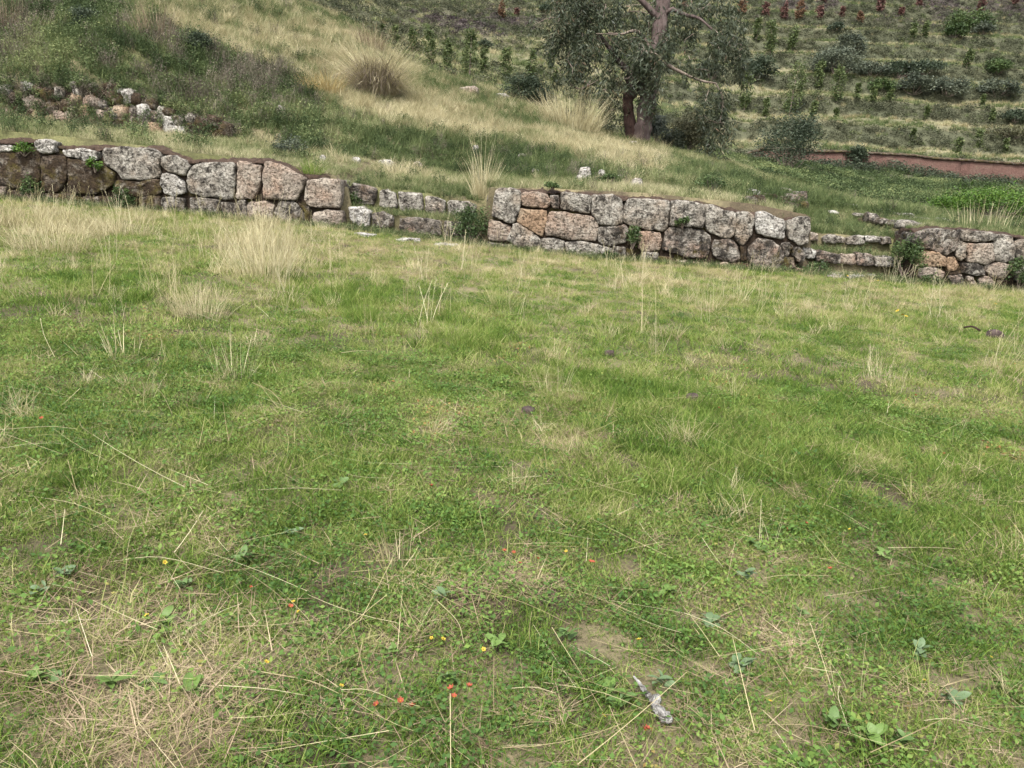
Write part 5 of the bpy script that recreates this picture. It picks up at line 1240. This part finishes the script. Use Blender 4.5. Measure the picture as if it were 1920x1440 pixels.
# ------------------------------------------------------------------ long straws, the lichen stick, dung, twig
M_ls = foliage('long_straw', [(0, (.22, .17, .095)), (.5, (.33, .285, .16)), (1, (.41, .37, .235))], .1, False)
def cr(x0, y0, s): return lambda a: (x0+a[0]/s, y0+a[1]/s)
S1, S2, S3, S4, S5 = cr(0, 800, 2.25), cr(640, 800, 2.25), cr(1280, 800, 2.25), cr(640, 440, 3), cr(0, 380, 3)
ST_L = [(S1, [[(120,315),(330,380),(500,455)], [(490,440),(620,310),(950,200)], [(470,590),(680,610),(950,665)], [(0,1200),(300,1070),(640,940)], [(30,890),(280,920)], [(1090,300),(1250,295),(1440,315)], [(800,370),(850,450),(875,530)], [(1000,740),(1060,930)], [(990,890),(1200,880),(1380,860)], [(1100,1070),(1440,1170)], [(930,1280),(1300,1240)], [(350,1440),(600,1320),(820,1220)], [(340,20),(400,80)], [(0,50),(330,50)], [(290,190),(340,350)], [(590,420),(530,690)]]),
        (S2, [[(275,65),(430,120),(690,180)], [(790,20),(845,110),(865,220)], [(520,710),(700,690),(930,600)], [(560,720),(760,800),(960,890)], [(640,1040),(640,1240),(650,1440)], [(0,1170),(280,1255)], [(850,1105),(1100,1190),(1370,1285)], [(1090,1285),(1300,1210)], [(710,520),(1030,520)], [(80,590),(400,585),(700,550)], [(680,1140),(900,1170)], [(400,770),(515,960)], [(800,820),(790,900),(800,960)], [(590,370),(605,490)], [(1250,420),(1350,540)], [(40,655),(220,615)]]),
        (S3, [[(140,585),(350,740),(540,910)], [(350,1285),(560,1310),(930,1395)], [(330,1230),(420,1330),(520,1440)], [(0,835),(160,910),(320,1005)], [(1010,1270),(1120,1290),(1300,1335)], [(500,1075),(650,1090)], [(710,1095),(890,1170)], [(560,340),(780,460)], [(320,210),(550,395)], [(650,1150),(700,1330)], [(860,545),(1050,540),(1230,555)], [(340,680),(620,670)], [(530,570),(780,640)]]),
        (S4, [[(750,885),(880,960)], [(930,660),(1000,640),(1100,605)], [(1480,455),(1830,450)], [(870,715),(1010,830)], [(1010,840),(1200,860),(1390,905)], [(1640,690),(1800,775)], [(1400,440),(1500,390)], [(530,510),(640,610)], [(190,180),(270,265)], [(0,705),(170,695)]]),
        (S5, [[(910,350),(1010,420),(1110,430)], [(680,170),(850,185),(980,215)], [(1230,515),(1500,515),(1790,545)], [(340,620),(400,660)], [(800,880),(640,900),(430,935)], [(870,1060),(970,1215)], [(1060,710),(1140,850)], [(1420,1050),(1540,1120),(1640,1250)], [(1640,350),(1770,470)], [(230,690),(310,900)]])]
for f, Ls in ST_L:
    for L in Ls:
        pts = []
        for i, q in enumerate(L):
            g = hit(*f(q)); g[2] += random.uniform(.02, .06); pts.append(g)
        if len(pts) == 2: f_ = random.uniform(.3, .7); pts = [pts[0], pts[0]*(1-f_)+pts[1]*f_+np.array([random.uniform(-.02, .02), random.uniform(-.02, .02), random.uniform(-.005, .02)]), pts[1]]
        g0 = pts[0].copy(); A = Acc(); pth = smooth_path(pts, 4)-g0; rd = random.uniform(.0010, .0017) if g0[1] < 5 else random.uniform(.0016, .0024)
        A.tube(pth, np.linspace(rd, rd*.55, len(pth)), 5, np.full(5*len(pth), random.random()))
        o = A.obj('straw_stem', M_ls); o.location = g0
        tag(o, 'long dry straw lying on the turf', 'straw', 'long straws lying on the turf')
M_lich = stone_mat('white_lichen', (.56, .55, .53), (.36, .35, .33), (.10, .09, .085), .35)
pts = [hit(*q)+np.array([0, 0, .035]) for q in ((1186,1286),(1197,1300),(1210,1318),(1222,1332),(1232,1350),(1246,1364),(1258,1372))]
e = empty('lichen_stick', pts[0], 'short grey stick crusted with white lichen lying in the near turf', 'stick')
A = Acc(); A.tube(smooth_path(pts, 4), np.interp(np.arange(25), [0, 6, 12, 17, 21, 24], [.003, .008, .010, .016, .018, .005])*(1+.25*np.sin(np.arange(25)*2.3)), 9); A.obj('twig', M_lich, e, True)
for q in pts[3:6]:
    _sid[0] += 1; V, Fc = boulder(q+np.array([random.uniform(-.012, .012), 0, .006]), .016, .016, .012, _sid[0], 10, 6); mobj('lichen_crust', V, Fc, M_lich, e, True)
M_dung = soil_mat('dry_dung', (.05, .035, .03), (.12, .09, .08), (.09, .07, .06), .2)
for (a, b, rr, lb) in [(1297,750,12,'round dark dry dung lump in the right part of the turf'), (990,776,13,'dark dung lump at the centre of the turf'), (1142,668,10,'small brown lump in the grass near the centre'), (1862,634,14,'flat brown patch of dung at the right')]:
    g = hit(a, b); s = g[1]/F; V, Fc = boulder((0, 0, rr*s*.45), rr*s, rr*s*.9, rr*s*.7, a, 14, 8); o = mobj('dung_lump', V, Fc, M_dung, None, True); o.location = g; tag(o, lb, 'dung', 'dung lumps in the turf')
g = hit(1805, 626); g2 = hit(1835, 632); A = Acc(); A.tube(smooth_path([g*0, (g2-g)*.5+(0, 0, .03), g2-g], 4)+np.array([0, 0, .08]), .012, 6); o = A.obj('dark_twig', M_barkd, None, True); o.location = g; tag(o, 'dark twig lying in the grass at the right', 'twig')

# ------------------------------------------------------------------ growth over the rubble wall and along the adobe wall
def overgrowth():
    r = np.random.default_rng(123)
    hs_ = [src(herb(14, .12, (.12, .34), .05, 10), M_herbg) for _ in range(4)]
    hd = [src(herb(14, .12, (.15, .38), .03, 8), M_herbd) for _ in range(3)]
    fl = [src(leafy(90, .4, (.02, .6), (.06, .13), .5, .4), SH['dark']) for _ in range(3)]
    fs = [src(clump(30, .25, (.15, .4), (.02, .04), (.05, .7), (.2, .9)), M_straw) for _ in range(3)]
    # hanging from the top edge and creeping between the rubble stones
    n = 250; a = r.uniform(-80, 470, n); f = r.random(n)
    top = np.interp(a, [-80,0,200,300,400,470], [155,157,160,188,222,258]); bot = np.interp(a, [-80,200,470], [215,238,268])
    P = np.array([un(p, t+(b-t)*q*.92-2, 19.0+.3*(1-q)) for p, t, b, q in zip(a, top, bot, f**2.0)])
    k = r.random(n) < .62
    scatter('rubble_weeds', hs_, None, P[k], r.uniform(.5, 1.0, k.sum()), np.clip(r.normal(.4, .3, k.sum()), 0, 1), tilt=.5, label='green weeds hanging over the rubble wall', cat='weeds')
    scatter('rubble_dry_weeds', hd, None, P[~k], r.uniform(.6, 1.1, (~k).sum()), np.clip(r.normal(.4, .25, (~k).sum()), 0, 1), tilt=.4, label='brown weed stems hanging over the rubble wall', cat='weeds')
    n = 330; a = r.uniform(1385, 2050, n); Q = []
    for p in a:
        y = 60.3-abs(r.normal(0, .5)); g = un(p, 320, y); Q.append((g[0], y, ground(g[0], y)))
    scatter('adobe_wall_weeds', fl, None, np.array(Q), r.uniform(.6, 1.5, n), r.random(n), label='dark weeds along the foot of the red adobe wall', cat='weeds')
overgrowth()
